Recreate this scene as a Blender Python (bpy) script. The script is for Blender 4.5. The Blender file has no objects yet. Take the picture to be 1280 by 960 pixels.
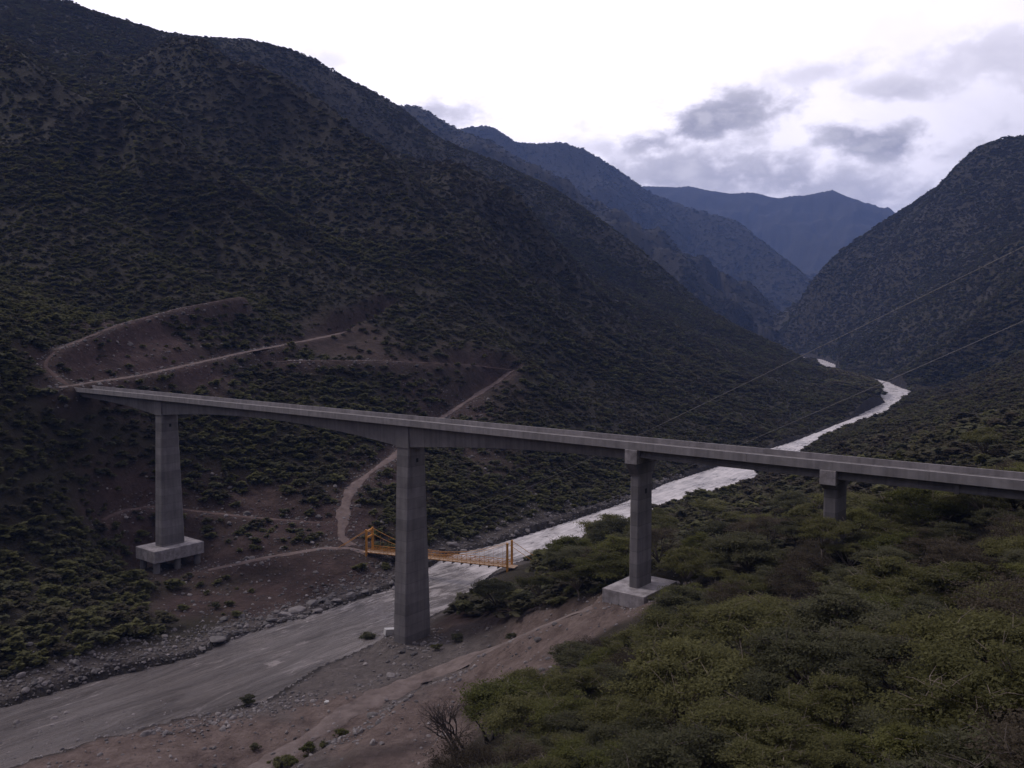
import bpy, bmesh, math, random
import numpy as np
from mathutils import Vector

random.seed(7)
RNG = np.random.default_rng(11)
scene = bpy.context.scene
COL = scene.collection

# ------------------------------------------------------------------ camera geometry
F = 1100.0
CZ = 76.0
PITCH = math.atan(80 / F)
CP, SP = math.cos(PITCH), math.sin(PITCH)


def at(px, py, Y):
    """world point seen at a photo pixel (1280x960) at forward distance Y"""
    rx, ru = px - 640.0, 480.0 - py
    ry = F * CP + ru * SP
    rz = -F * SP + ru * CP
    t = Y / ry
    return (rx * t, Y, CZ + rz * t)


def at_z(px, py, z):
    rx, ru = px - 640.0, 480.0 - py
    ry = F * CP + ru * SP
    rz = -F * SP + ru * CP
    t = (z - CZ) / rz
    return (rx * t, ry * t, z)


def project(x, y, z):
    dz = z - CZ
    f = y * CP - dz * SP
    u = y * SP + dz * CP
    return 640 + F * x / f, 480 - F * u / f


# ------------------------------------------------------------------ helpers
def link(o, parent=None):
    COL.objects.link(o)
    if parent is not None:
        o.parent = parent
    return o


def tag(o, label=None, cat=None, group=None, kind=None):
    if label: o['label'] = label
    if cat: o['category'] = cat
    if group: o['group'] = group
    if kind: o['kind'] = kind
    return o


def empty(name, loc=(0, 0, 0)):
    o = bpy.data.objects.new(name, None)
    o.empty_display_size = 0.5
    o.location = loc
    return link(o)


def mesh_np(name, V, faces, mat=None, smooth=False):
    """V (n,3); faces (m,k) int array"""
    V = np.asarray(V, dtype=np.float32)
    Fa = np.asarray(faces, dtype=np.int32)
    me = bpy.data.meshes.new(name)
    k = Fa.shape[1]
    me.vertices.add(len(V))
    me.vertices.foreach_set('co', V.ravel())
    me.loops.add(Fa.size)
    me.loops.foreach_set('vertex_index', Fa.ravel())
    me.polygons.add(len(Fa))
    me.polygons.foreach_set('loop_start', np.arange(0, Fa.size, k, dtype=np.int32))
    me.polygons.foreach_set('loop_total', np.full(len(Fa), k, dtype=np.int32))
    if smooth:
        me.polygons.foreach_set('use_smooth', np.ones(len(Fa), dtype=bool))
    me.update(calc_edges=True)
    me.validate()
    if mat: me.materials.append(mat)
    return me


def obj(name, me, parent=None):
    return link(bpy.data.objects.new(name, me), parent)


class MB:
    """collects shapes into one mesh"""
    def __init__(self):
        self.bm = bmesh.new()

    def hexa(self, p):
        """8 points: bottom 0-3 ccw, top 4-7"""
        v = [self.bm.verts.new(q) for q in p]
        for f in ((3, 2, 1, 0), (4, 5, 6, 7), (0, 1, 5, 4), (1, 2, 6, 5), (2, 3, 7, 6), (3, 0, 4, 7)):
            self.bm.faces.new([v[i] for i in f])

    def tube(self, pts, r, n=8, r_end=None, cap=True):
        pts = [Vector(p) for p in pts]
        m = len(pts)
        rings = []
        for i, p in enumerate(pts):
            d = (pts[min(i + 1, m - 1)] - pts[max(i - 1, 0)]).normalized()
            a = d.orthogonal().normalized()
            if i == 0:
                a0 = a
            else:
                a0 = (a0 - d * a0.dot(d))
                a0 = a0.normalized() if a0.length > 1e-6 else a
            b = d.cross(a0)
            if isinstance(r, (list, tuple)):
                rr = r[i]
            else:
                rr = r if r_end is None else r + (r_end - r) * i / max(1, m - 1)
            rings.append([self.bm.verts.new(p + (a0 * math.cos(t) + b * math.sin(t)) * rr)
                          for t in [2 * math.pi * k / n for k in range(n)]])
        for i in range(m - 1):
            for k in range(n):
                self.bm.faces.new((rings[i][k], rings[i][(k + 1) % n], rings[i + 1][(k + 1) % n], rings[i + 1][k]))
        if cap:
            self.bm.faces.new(rings[0][::-1])
            self.bm.faces.new(rings[-1])

    def build(self, name, mat, parent=None, smooth=False, bevel=0):
        if bevel:
            bmesh.ops.bevel(self.bm, geom=self.bm.edges[:], offset=bevel, segments=1, affect='EDGES', clamp_overlap=True)
        bmesh.ops.recalc_face_normals(self.bm, faces=self.bm.faces[:])
        me = bpy.data.meshes.new(name)
        self.bm.to_mesh(me)
        self.bm.free()
        if smooth:
            for p in me.polygons: p.use_smooth = True
        me.materials.append(mat)
        return obj(name, me, parent)


# ------------------------------------------------------------------ materials
def new_mat(name):
    m = bpy.data.materials.new(name)
    m.use_nodes = True
    nt = m.node_tree
    return m, nt, nt.nodes['Principled BSDF']


def N(nt, t, **kw):
    n = nt.nodes.new(t)
    for k, v in kw.items():
        if k.startswith('i_'):
            n.inputs[k[2:].replace('_', ' ')].default_value = v
        else:
            setattr(n, k, v)
    return n


def ramp(nt, stops, src):
    r = nt.nodes.new('ShaderNodeValToRGB')
    e = r.color_ramp.elements
    while len(e) > 1: e.remove(e[-1])
    e[0].position = stops[0][0]; e[0].color = (*stops[0][1], 1)
    for p, c in stops[1:]:
        q = e.new(p); q.color = (*c, 1)
    nt.links.new(src, r.inputs['Fac'])
    return r.outputs['Color']


def math_n(nt, op, a, b=None, clamp=False):
    n = nt.nodes.new('ShaderNodeMath'); n.operation = op; n.use_clamp = clamp
    for i, v in enumerate((a, b)):
        if v is None: continue
        if isinstance(v, (int, float)): n.inputs[i].default_value = v
        else: nt.links.new(v, n.inputs[i])
    return n.outputs[0]


def mix_c(nt, fac, a, b, blend='MIX'):
    n = nt.nodes.new('ShaderNodeMix'); n.data_type = 'RGBA'; n.blend_type = blend
    for i, v in ((0, fac), (6, a), (7, b)):
        if isinstance(v, (int, float)): n.inputs[i].default_value = v
        elif isinstance(v, tuple): n.inputs[i].default_value = (*v, 1)
        else: nt.links.new(v, n.inputs[i])
    return n.outputs[2]


def noise(nt, scale, detail=4, rough=0.55, vec=None, dist=0.0):
    n = nt.nodes.new('ShaderNodeTexNoise')
    n.inputs['Scale'].default_value = scale
    n.inputs['Detail'].default_value = detail
    n.inputs['Roughness'].default_value = rough
    n.inputs['Distortion'].default_value = dist
    if vec is not None: nt.links.new(vec, n.inputs['Vector'])
    return n.outputs['Fac']


def bump(nt, h, strength, dist, bsdf):
    b = nt.nodes.new('ShaderNodeBump')
    b.inputs['Strength'].default_value = strength
    b.inputs['Distance'].default_value = dist
    nt.links.new(h, b.inputs['Height'])
    nt.links.new(b.outputs['Normal'], bsdf.inputs['Normal'])
    return b


def geo_pos(nt):
    return nt.nodes.new('ShaderNodeNewGeometry').outputs['Position']


def mat_terrain():
    m, nt, b = new_mat('hillside_soil')
    P = geo_pos(nt)
    soil = ramp(nt, [(0.3, (.034, .020, .020)), (0.5, (.062, .037, .035)), (0.7, (.115, .072, .064))], noise(nt, .22, 10, .76, P))
    scrub = ramp(nt, [(0.32, (.024, .0195, .0135)), (0.5, (.034, .028, .019)), (0.68, (.045, .036, .026))], noise(nt, .16, 9, .72, P))
    at_ = N(nt, 'ShaderNodeAttribute', attribute_name='soil')
    big = noise(nt, .012, 5, .6, P)
    f = math_n(nt, 'ADD', at_.outputs['Fac'], math_n(nt, 'MULTIPLY', math_n(nt, 'SUBTRACT', big, .60), .45), True)
    c = mix_c(nt, f, scrub, soil)
    gr = N(nt, 'ShaderNodeAttribute', attribute_name='gravel')
    grey = ramp(nt, [(0.3, (.075, .062, .060)), (0.55, (.130, .108, .102)), (0.75, (.20, .17, .16))], noise(nt, .5, 9, .72, P))
    c = mix_c(nt, gr.outputs['Fac'], c, grey)
    pa = N(nt, 'ShaderNodeAttribute', attribute_name='pad')
    dirt = ramp(nt, [(0.3, (.078, .055, .049)), (0.5, (.146, .106, .094)), (0.70, (.225, .172, .155))], noise(nt, .30, 10, .78, P))
    c = mix_c(nt, pa.outputs['Fac'], c, dirt)
    we = N(nt, 'ShaderNodeAttribute', attribute_name='wet')
    c = mix_c(nt, we.outputs['Fac'], c, (.030, .025, .024))
    nt.links.new(c, b.inputs['Base Color'])
    b.inputs['Roughness'].default_value = .95
    b.inputs['Specular IOR Level'].default_value = .15
    h = math_n(nt, 'ADD', noise(nt, .5, 9, .72, P), math_n(nt, 'MULTIPLY', noise(nt, .06, 5, .6, P), 3.0))
    bump(nt, h, .9, 1.4, b)
    return m


def mat_dirt(name, c0, c1, c2, sc=.35):
    m, nt, b = new_mat(name)
    P = geo_pos(nt)
    c = ramp(nt, [(0.3, c0), (0.5, c1), (0.72, c2)], noise(nt, sc, 8, .68, P))
    nt.links.new(c, b.inputs['Base Color'])
    b.inputs['Roughness'].default_value = .95
    b.inputs['Specular IOR Level'].default_value = .15
    bump(nt, noise(nt, 1.2, 6, .65, P), .7, .25, b)
    return m


def mat_concrete(name, base=.30, lifts=True, tint=(1.0, .905, .925)):
    m, nt, b = new_mat(name)
    P = geo_pos(nt)
    n1 = noise(nt, .25, 7, .65, P)
    c = ramp(nt, [(0.3, tuple(base * .72 * t for t in tint)), (0.55, tuple(base * t for t in tint)), (0.75, tuple(base * 1.22 * t for t in tint))], n1)
    # streaks running down the faces
    mp = N(nt, 'ShaderNodeMapping'); mp.inputs['Scale'].default_value = (1.1, 1.1, .06)
    nt.links.new(P, mp.inputs['Vector'])
    st = ramp(nt, [(0.35, (.72, .72, .73)), (0.6, (1, 1, 1))], noise(nt, 1.0, 6, .6, mp.outputs['Vector']))
    c = mix_c(nt, .85, c, st, 'MULTIPLY')
    if not lifts and name.startswith('girder'):
        dt = N(nt, 'ShaderNodeVectorMath', operation='DOT_PRODUCT'); nt.links.new(P, dt.inputs[0]); dt.inputs[1].default_value = (.787, -.617, 0)
        qd = math_n(nt, 'DIVIDE', dt.outputs['Value'], 4.6)
        wn = N(nt, 'ShaderNodeTexWhiteNoise', noise_dimensions='1D'); nt.links.new(math_n(nt, 'FLOOR', qd), wn.inputs['W'])
        c = mix_c(nt, 1.0, c, math_n(nt, 'ADD', math_n(nt, 'MULTIPLY', wn.outputs['Value'], .16), .88), 'MULTIPLY')
        c = mix_c(nt, math_n(nt, 'MULTIPLY', math_n(nt, 'LESS_THAN', math_n(nt, 'FRACT', qd), .03), .4), c, (.09, .085, .088))
    if lifts:
        sx = N(nt, 'ShaderNodeSeparateXYZ'); nt.links.new(P, sx.inputs[0])
        q = math_n(nt, 'DIVIDE', sx.outputs['Z'], 2.4)
        fl = math_n(nt, 'FLOOR', q)
        wn = N(nt, 'ShaderNodeTexWhiteNoise', noise_dimensions='1D'); nt.links.new(fl, wn.inputs['W'])
        tone = math_n(nt, 'ADD', math_n(nt, 'MULTIPLY', wn.outputs['Value'], .30), .80)
        c = mix_c(nt, 1.0, c, tone, 'MULTIPLY')
        fr = math_n(nt, 'FRACT', q)
        jl = math_n(nt, 'LESS_THAN', fr, .055)
        c = mix_c(nt, math_n(nt, 'MULTIPLY', jl, .45), c, (.08, .075, .078))
    if name.startswith('footing'):
        sp_ = ramp(nt, [(0.42, (.16, .115, .10)), (0.56, (1, 1, 1))], noise(nt, .55, 8, .7, P))
        c = mix_c(nt, .38, c, sp_, 'MULTIPLY')
    nt.links.new(c, b.inputs['Base Color'])
    b.inputs['Roughness'].default_value = .85
    b.inputs['Specular IOR Level'].default_value = .25
    bump(nt, noise(nt, 2.0, 6, .6, P), .25, .05, b)
    return m


def mat_simple(name, c, rough=.6, metal=0.0, var=.3, sc=1.5):
    m, nt, b = new_mat(name)
    P = geo_pos(nt)
    col = ramp(nt, [(0.3, tuple(v * (1 - var) for v in c)), (0.7, tuple(min(1, v * (1 + var)) for v in c))], noise(nt, sc, 6, .6, P))
    nt.links.new(col, b.inputs['Base Color'])
    b.inputs['Roughness'].default_value = rough
    b.inputs['Metallic'].default_value = metal
    return m


def mat_leaf(name, stops):
    m, nt, b = new_mat(name)
    oi = nt.nodes.new('ShaderNodeObjectInfo')
    tc = nt.nodes.new('ShaderNodeTexCoord')
    v = math_n(nt, 'ADD', math_n(nt, 'MULTIPLY', oi.outputs['Random'], .62),
               math_n(nt, 'MULTIPLY', noise(nt, .9, 5, .7, tc.outputs['Object']), .55), True)
    c = ramp(nt, stops, v)
    nt.links.new(c, b.inputs['Base Color'])
    b.inputs['Roughness'].default_value = .75
    b.inputs['Specular IOR Level'].default_value = .12
    tr = N(nt, 'ShaderNodeBsdfTranslucent'); nt.links.new(c, tr.inputs['Color'])
    mx = N(nt, 'ShaderNodeMixShader'); mx.inputs[0].default_value = .50
    nt.links.new(b.outputs[0], mx.inputs[1]); nt.links.new(tr.outputs[0], mx.inputs[2])
    nt.links.new(mx.outputs[0], nt.nodes['Material Output'].inputs['Surface'])
    return m


def mat_water():
    m, nt, b = new_mat('silty_river_water')
    P = geo_pos(nt)
    mp = N(nt, 'ShaderNodeMapping')
    mp.inputs['Rotation'].default_value = (0, 0, -math.radians(51))
    nt.links.new(P, mp.inputs['Vector'])
    st = N(nt, 'ShaderNodeMapping'); st.inputs['Scale'].default_value = (.20, 1.0, 1.0)
    nt.links.new(mp.outputs['Vector'], st.inputs['Vector'])
    fl = st.outputs['Vector']
    sx = N(nt, 'ShaderNodeSeparateXYZ'); nt.links.new(P, sx.inputs[0])
    mr = N(nt, 'ShaderNodeMapRange'); mr.inputs['From Min'].default_value = 185; mr.inputs['From Max'].default_value = 300
    mr.inputs['To Min'].default_value = -.10; mr.inputs['To Max'].default_value = 1.0
    nt.links.new(sx.outputs['Y'], mr.inputs['Value'])
    rapid = mr.outputs[0]
    f1 = noise(nt, .30, 9, .74, fl, 1.6)
    f2 = noise(nt, .06, 4, .6, P)
    foam = math_n(nt, 'ADD', f1, math_n(nt, 'MULTIPLY', math_n(nt, 'SUBTRACT', f2, .5), .5))
    foam = math_n(nt, 'ADD', foam, math_n(nt, 'MULTIPLY', rapid, .24))
    fr = N(nt, 'ShaderNodeMapRange'); fr.inputs['From Min'].default_value = .55; fr.inputs['From Max'].default_value = .84
    nt.links.new(foam, fr.inputs['Value'])
    silt = ramp(nt, [(0.36, (.062, .051, .048)), (0.68, (.172, .146, .138))], noise(nt, .10, 8, .68, fl, 1.2))
    foamc = mix_c(nt, mr.outputs[0], (.36, .31, .30), (.60, .55, .545))
    c = mix_c(nt, fr.outputs[0], silt, foamc)
    nt.links.new(c, b.inputs['Base Color'])
    ro = N(nt, 'ShaderNodeMapRange'); ro.inputs['To Min'].default_value = .10; ro.inputs['To Max'].default_value = .6
    nt.links.new(fr.outputs[0], ro.inputs['Value'])
    nt.links.new(ro.outputs[0], b.inputs['Roughness'])
    b.inputs['IOR'].default_value = 1.33
    h = math_n(nt, 'ADD', noise(nt, .35, 7, .65, fl, 1.4), math_n(nt, 'ADD', math_n(nt, 'MULTIPLY', noise(nt, 1.1, 6, .65, fl), .5), math_n(nt, 'MULTIPLY', noise(nt, .11, 3, .5, fl, 1.0), 1.5)))
    bp = bump(nt, h, 1.0, .50, b)
    return m


def mat_rock(k=1.0):
    m, nt, b = new_mat('river_rock')
    oi = nt.nodes.new('ShaderNodeObjectInfo')
    P = geo_pos(nt)
    v = math_n(nt, 'ADD', math_n(nt, 'MULTIPLY', noise(nt, .9, 7, .65, P), .6), math_n(nt, 'MULTIPLY', oi.outputs['Random'], .4))
    c = ramp(nt, [(0.25, (.060 * k, .052 * k, .054 * k)), (0.5, (.135 * k, .118 * k, .118 * k)), (0.78, (.27 * k, .235 * k, .23 * k))], v)
    nt.links.new(c, b.inputs['Base Color'])
    b.inputs['Roughness'].default_value = .85
    bump(nt, noise(nt, 1.6, 7, .7, P), .6, .25, b)
    return m


M = {
    'terrain': mat_terrain(),
    'road': mat_dirt('packed_dirt', (.085, .058, .054), (.132, .096, .088), (.19, .145, .136)),
    'faint': mat_dirt('old_cut_earth', (.055, .034, .032), (.090, .058, .052), (.13, .09, .08)),
    'track': mat_dirt('gravelly_dirt', (.090, .068, .062), (.152, .117, .108), (.22, .176, .164), .30),
    'conc': mat_concrete('pier_concrete', .212),
    'deckc': mat_concrete('girder_concrete', .212, False),
    'rail': mat_concrete('parapet_concrete', .30, False),
    'foot': mat_concrete('footing_concrete', .38, False),
    'orange': mat_simple('orange_paint', (.55, .24, .035), .5, 0, .25),
    'plank': mat_simple('timber_deck', (.30, .20, .13), .8),
    'steel': mat_simple('dark_steel', (.05, .045, .045), .5, .6),
    'cable': mat_simple('bare_cable', (.17, .155, .16), .45, .3, .1),
    'wood': mat_simple('pole_wood', (.10, .075, .06), .9),
    'dark': mat_simple('opening_shade', (.010, .010, .011), .9),  # near-black colour painted for the shade inside a pier opening
    'bark': mat_simple('bark', (.075, .058, .050), .95, 0, .4, 3.0),
    'palebark': mat_simple('pale_bark', (.19, .15, .125), .95, 0, .4, 3.0),
    'water': mat_water(),
    'rock': mat_rock(.82), 'palerock': mat_rock(1.15),
    'white': mat_simple('white_block', (.45, .43, .43), .8, 0, .15),
    'olive': mat_leaf('olive_leaves', [(0.15, (.088, .086, .034)), (0.5, (.125, .120, .048)), (0.9, (.160, .152, .064))]),
    'grey': mat_leaf('greygreen_leaves', [(0.15, (.070, .069, .038)), (0.5, (.100, .098, .054)), (0.9, (.135, .130, .074))]),
    'lime': mat_leaf('yellowgreen_leaves', [(0.15, (.084, .088, .028)), (0.5, (.120, .122, .040)), (0.9, (.155, .152, .054))]),
    'brown': mat_leaf('brown_twigs', [(0.15, (.050, .038, .028)), (0.5, (.078, .062, .044)), (0.9, (.112, .090, .064))]),
    'scrub': mat_leaf('hillside_scrub_leaves', [(0.1, (.072, .057, .041)), (0.4, (.088, .074, .048)), (0.7, (.104, .092, .054)), (0.97, (.125, .116, .062))]),
}

# ------------------------------------------------------------------ noise
_perm = np.random.default_rng(3).permutation(256)
_perm = np.concatenate([_perm, _perm])
_g = np.random.default_rng(4).uniform(0, 2 * np.pi, 256)
_gx, _gy = np.cos(_g), np.sin(_g)


def perlin(x, y):
    xi = np.floor(x).astype(np.int64); yi = np.floor(y).astype(np.int64)
    xf = x - xi; yf = y - yi
    u = xf * xf * xf * (xf * (xf * 6 - 15) + 10); v = yf * yf * yf * (yf * (yf * 6 - 15) + 10)
    def gr(ix, iy, dx, dy):
        h = _perm[_perm[ix & 255] + (iy & 255)]
        return _gx[h] * dx + _gy[h] * dy
    a = gr(xi, yi, xf, yf); b = gr(xi + 1, yi, xf - 1, yf)
    c = gr(xi, yi + 1, xf, yf - 1); d = gr(xi + 1, yi + 1, xf - 1, yf - 1)
    return 1.5 * ((a + u * (b - a)) + v * ((c + u * (d - c)) - (a + u * (b - a))))


def fbm(x, y, o=4, ridged=False, gain=.5):
    s = 0; a = 1.0; t = 0
    for i in range(o):
        p = perlin(x * 2 ** i + 17.3 * i, y * 2 ** i - 9.1 * i)
        if ridged: p = 1 - 2 * np.abs(p)
        s = s + a * p; t += a; a *= gain
    return s / t


def sstep(a, b, x):
    t = np.clip((x - a) / (b - a), 0, 1)
    return t * t * (3 - 2 * t)


# ------------------------------------------------------------------ river outline
LBp = [(0, 885), (120, 850), (240, 822), (300, 795), (400, 765), (490, 735), (560, 695), (620, 680), (700, 655), (780, 628), (830, 605),
       (965, 560), (1010, 545), (1060, 525), (1105, 503), (1085, 480), (1026, 466), (1018, 455)]
RBp = [(0, 965), (110, 930), (230, 898), (330, 880), (400, 835), (490, 798), (560, 762), (600, 735), (645, 705), (685, 694), (740, 667), (800, 648),
       (840, 629), (930, 607), (990, 573), (1040, 545), (1090, 529), (1165, 500), (1112, 478), (1048, 463), (1044, 455)]
LB = [(-260, 95), (-165, 133)] + [at_z(x, y, 0)[:2] for x, y in LBp] + [(560, 1700), (570, 2100), (560, 2600)]
RB = [(-240, 60), (-150, 112)] + [at_z(x, y, 0)[:2] for x, y in RBp] + [(600, 1700), (610, 2100), (600, 2600)]
RIVER = np.array(LB + RB[::-1])


def seg_dist(X, Y, pts, closed=False):
    """distance to a polyline and interpolated z when pts has 3 columns"""
    pts = np.asarray(pts, float)
    n = len(pts)
    best = np.full(X.shape, 1e9); bz = np.zeros(X.shape)
    for i in range(n if closed else n - 1):
        a, b = pts[i], pts[(i + 1) % n]
        dx, dy = b[0] - a[0], b[1] - a[1]
        L = dx * dx + dy * dy + 1e-9
        t = np.clip(((X - a[0]) * dx + (Y - a[1]) * dy) / L, 0, 1)
        d = np.hypot(X - a[0] - t * dx, Y - a[1] - t * dy)
        w = d < best
        best = np.where(w, d, best)
        if pts.shape[1] > 2: bz = np.where(w, a[2] + t * (b[2] - a[2]), bz)
    return best, bz


def inside(X, Y, poly):
    r = np.zeros(X.shape, bool)
    n = len(poly)
    for i in range(n):
        x1, y1 = poly[i]; x2, y2 = poly[(i + 1) % n]
        c = (y1 > Y) != (y2 > Y)
        with np.errstate(divide='ignore', invalid='ignore'):
            xc = (x2 - x1) * (Y - y1) / (y2 - y1 + 1e-12) + x1
        r ^= c & (X < xc)
    return r


def river_sd(X, Y):
    d, _ = seg_dist(X, Y, RIVER, True)
    return np.where(inside(X, Y, RIVER), -d, d)


# ------------------------------------------------------------------ roads (photo pixel, photo pixel, distance)
ROADS = {
    'approach_road': ([(70, 484, 284), (85, 482, 289), (180, 468, 325), (300, 441, 385), (400, 422, 440), (485, 402, 505)], 3.6),
    'upper_road': ([(85, 481, 290), (52, 456, 296), (70, 437, 305), (150, 405, 350), (225, 385, 390), (300, 371, 430)], 1.8),
    'contour_road': ([(330, 452, 392), (400, 450, 402), (480, 451, 420), (580, 455, 450), (640, 462, 470)], 1.7),
    'haul_road': ([(640, 462, 470), (620, 478, 455), (590, 497, 430), (555, 520, 405), (520, 545, 370), (492, 570, 342), (460, 592, 320),
                   (437, 612, 303), (430, 640, 288), (425, 672, 273), (440, 682, 267)], 4.2),
    'riverside_road': ([(462, 693, 262), (440, 684, 265), (400, 685, 262), (330, 697, 257), (260, 712, 250)], 3.2),
    'loop_track': ([(128, 650, 264), (150, 638, 272), (190, 632, 280), (260, 640, 283), (320, 647, 283), (400, 653, 284)], 2.6),
    'haul_track': ([(300, 975, 142), (380, 925, 151), (450, 880, 163), (530, 845, 176), (600, 818, 176), (660, 790, 170), (720, 765, 164), (768, 748, 160)], 6.5),
    'work_pad': ([(455, 985, 127), (480, 950, 133), (515, 905, 146), (560, 865, 158)], 8.0),
}
RP = {k: np.array([at(*p) for p in v[0]]) for k, v in ROADS.items()}

# ------------------------------------------------------------------ terrain control points
CPT = []
for x, y in LB[::1] + RB[::1]:
    CPT.append((x, y, .6))
for k in RP:
    for p in RP[k]: CPT.append(tuple(p))
PIX = [  # left slope
    (0, 700, 220), (0, 600, 240), (0, 500, 262), (0, 400, 300), (0, 300, 400), (0, 200, 560), (0, 100, 800), (0, 0, 1100),
    (-250, 700, 200), (-250, 500, 240), (-250, 300, 330), (-250, 100, 600), (-250, -80, 900),
    (100, 600, 268), (100, 700, 236), (100, 790, 190), (100, 420, 330), (100, 300, 460), (100, 200, 640), (100, 100, 880), (130, 25, 1180), (60, 8, 1130),
    (200, 650, 276), (200, 580, 292), (200, 520, 308), (200, 400, 400), (200, 300, 520), (200, 200, 720), (200, 100, 1020), (210, 49, 1220), (240, 52, 1250),
    (300, 740, 242), (300, 600, 302), (300, 520, 335), (300, 300, 570), (300, 200, 820), (300, 120, 1100), (310, 53, 1300),
    (345, 62, 1330), (400, 90, 1380), (450, 118, 1440), (500, 137, 1500),
    (480, 490, 395), (480, 340, 640), (480, 270, 900), (480, 200, 1220), (390, 520, 350), (390, 360, 530), (390, 280, 720), (390, 180, 1080),
    (560, 600, 330), (560, 420, 520), (560, 340, 720), (560, 260, 1080), (560, 180, 1500),
    (640, 620, 330), (640, 560, 375), (640, 520, 412), (640, 400, 600), (640, 340, 840), (640, 280, 1150), (640, 208, 1500),
    (720, 600, 380), (720, 500, 520), (720, 400, 780), (720, 320, 1150), (720, 255, 1450),
    (800, 580, 425), (800, 520, 520), (800, 450, 700), (800, 380, 1000), (800, 308, 1380),
    (870, 555, 490), (870, 470, 700), (870, 372, 1280), (920, 530, 560), (920, 470, 760), (920, 404, 1180),
    (1000, 515, 680), (1000, 480, 860), (985, 437, 1130), (1060, 490, 800), (1085, 494, 815), (1020, 461, 1080), (1060, 473, 930), (1083, 481, 890), (1030, 463, 1000),
    # right of the river
    (1200, 545, 300), (1280, 570, 230), (1280, 515, 380), (1280, 478, 540), (1280, 445, 750), (1400, 400, 800), (1400, 480, 450), (1400, 560, 230),
    (1210, 482, 950), (1280, 350, 1000), (1180, 432, 1000), (1150, 466, 1100), (1100, 462, 1250),
    (1280, 300, 1200), (1280, 240, 1500), (1280, 182, 1750), (1400, 150, 1700), (1400, 260, 1200), (1215, 192, 1800), (1180, 228, 1850), (1133, 282, 1900),
    (1060, 323, 2000), (1015, 350, 2080), (990, 402, 2150), (1180, 370, 1300), (1180, 300, 1600), (1100, 410, 1450), (1100, 350, 1750),
    (1050, 440, 1600), (1050, 385, 1880), (1000, 430, 1950),
]
for p in PIX: CPT.append(at(*p))
CPT += [  # near right slope and the camera's own hillside
    (-23, 196, 3.2), (-10, 188, 6), (20, 158, 25), (24, 162, 26), (30, 150, 28), (50, 137, 36), (70, 120, 47), (90, 110, 56), (0, 178, 13), (-2, 246, 5.5), (8, 222, 10), (22, 200, 17), (30, 250, 10),
    (0, 0, 73), (0, 30, 50), (20, 30, 55), (-20, 30, 42), (0, 60, 37), (-25, 60, 28), (26, 45, 48), (44, 75, 45), (61, 105, 43), (28, 85, 40), (18, 55, 45), (11, 60, 42),
    (20, 105, 34), (8, 75, 36), (40, 125, 36), (8, 122, 23), (0, 104, 24), (-6, 100, 23), (-14, 116, 13), (-26, 100, 13), (2, 135, 18.5), (10, 140, 20.5), (0, 150, 15), (-8, 132, 13.5), (-45, 110, 7), (-60, 120, 3), (-58, 145, 2), (-36, 143, 3.5),
    (-40, 165, 1.5), (-30, 190, 1.3), (-90, 100, 3), (-120, 70, 6), (-60, 60, 20), (-100, 0, 50), (-40, 175, 1.4), (-48, 160, 1.4),
    (70, 200, 26), (60, 280, 9), (110, 300, 20), (110, 220, 30), (150, 400, 15), (200, 480, 18), (260, 580, 16), (330, 700, 14), (390, 800, 8),
    (200, 100, 100), (300, 200, 100), (120, 60, 104), (70, 57, 82), (95, -4, 128), (82, 5, 116), (300, 0, 160), (500, 450, 120), (650, 800, 150),
    (0, -150, 130), (-200, -100, 90), (250, -200, 190), (-300, 0, 30), (-400, 100, 60), (-500, 250, 170), (-700, 600, 400),
    # behind the crests
    (-700, 1500, 430), (-400, 1700, 430), (-150, 1900, 330), (0, 1950, 200), (180, 1800, 110), (300, 1600, 60), (420, 1500, 25),
    (-300, 2300, 300), (0, 2300, 120), (300, 2200, 50), (1100, 2300, 330), (800, 2500, 150), (1500, 1900, 520), (-1100, 1200, 560), (-1100, 2000, 500), (1500, 1200, 400), (1200, 600, 330),
    (600, 2600, 20), (0, 2800, 100),
    (-101, 250, 2.0), (-95, 243, 1.2), (-110, 255, 3.5), (-42, 262, 5.8),
]
CPT = np.array(CPT, float)


def tps_fit(P, lam):
    n = len(P)
    S = 1 / 200.0
    x, y = P[:, 0] * S, P[:, 1] * S
    r2 = (x[:, None] - x) ** 2 + (y[:, None] - y) ** 2
    K = .5 * r2 * np.log(r2 + 1e-9) + lam * np.eye(n) * np.sqrt(x * x + y * y + .05)[:, None]
    A = np.zeros((n + 3, n + 3)); A[:n, :n] = K
    A[:n, n] = 1; A[:n, n + 1] = x; A[:n, n + 2] = y
    A[n:, :n] = A[:n, n:].T
    w = np.linalg.solve(A, np.concatenate([P[:, 2], np.zeros(3)]))
    return x, y, w, S


TPS = tps_fit(CPT, 1.5e-3)


def tps(X, Y):
    cx, cy, w, S = TPS
    out = np.empty(X.size); xf = X.ravel() * S; yf = Y.ravel() * S
    n = len(cx)
    for i in range(0, X.size, 20000):
        a = xf[i:i + 20000]; b = yf[i:i + 20000]
        r2 = (a[:, None] - cx) ** 2 + (b[:, None] - cy) ** 2
        out[i:i + 20000] = (.5 * r2 * np.log(r2 + 1e-9)) @ w[:n] + w[n] + w[n + 1] * a + w[n + 2] * b
    return out.reshape(X.shape)


def ridge_pts(pl, step):
    pl = np.array([at(*p) for p in pl]); out = []
    for a, b in zip(pl[:-1], pl[1:]):
        k = max(1, int(np.hypot(*(b - a)[:2]) / step))
        for i in range(k): out.append(a + (b - a) * i / k)
    out.append(pl[-1])
    return np.array(out)


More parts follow.
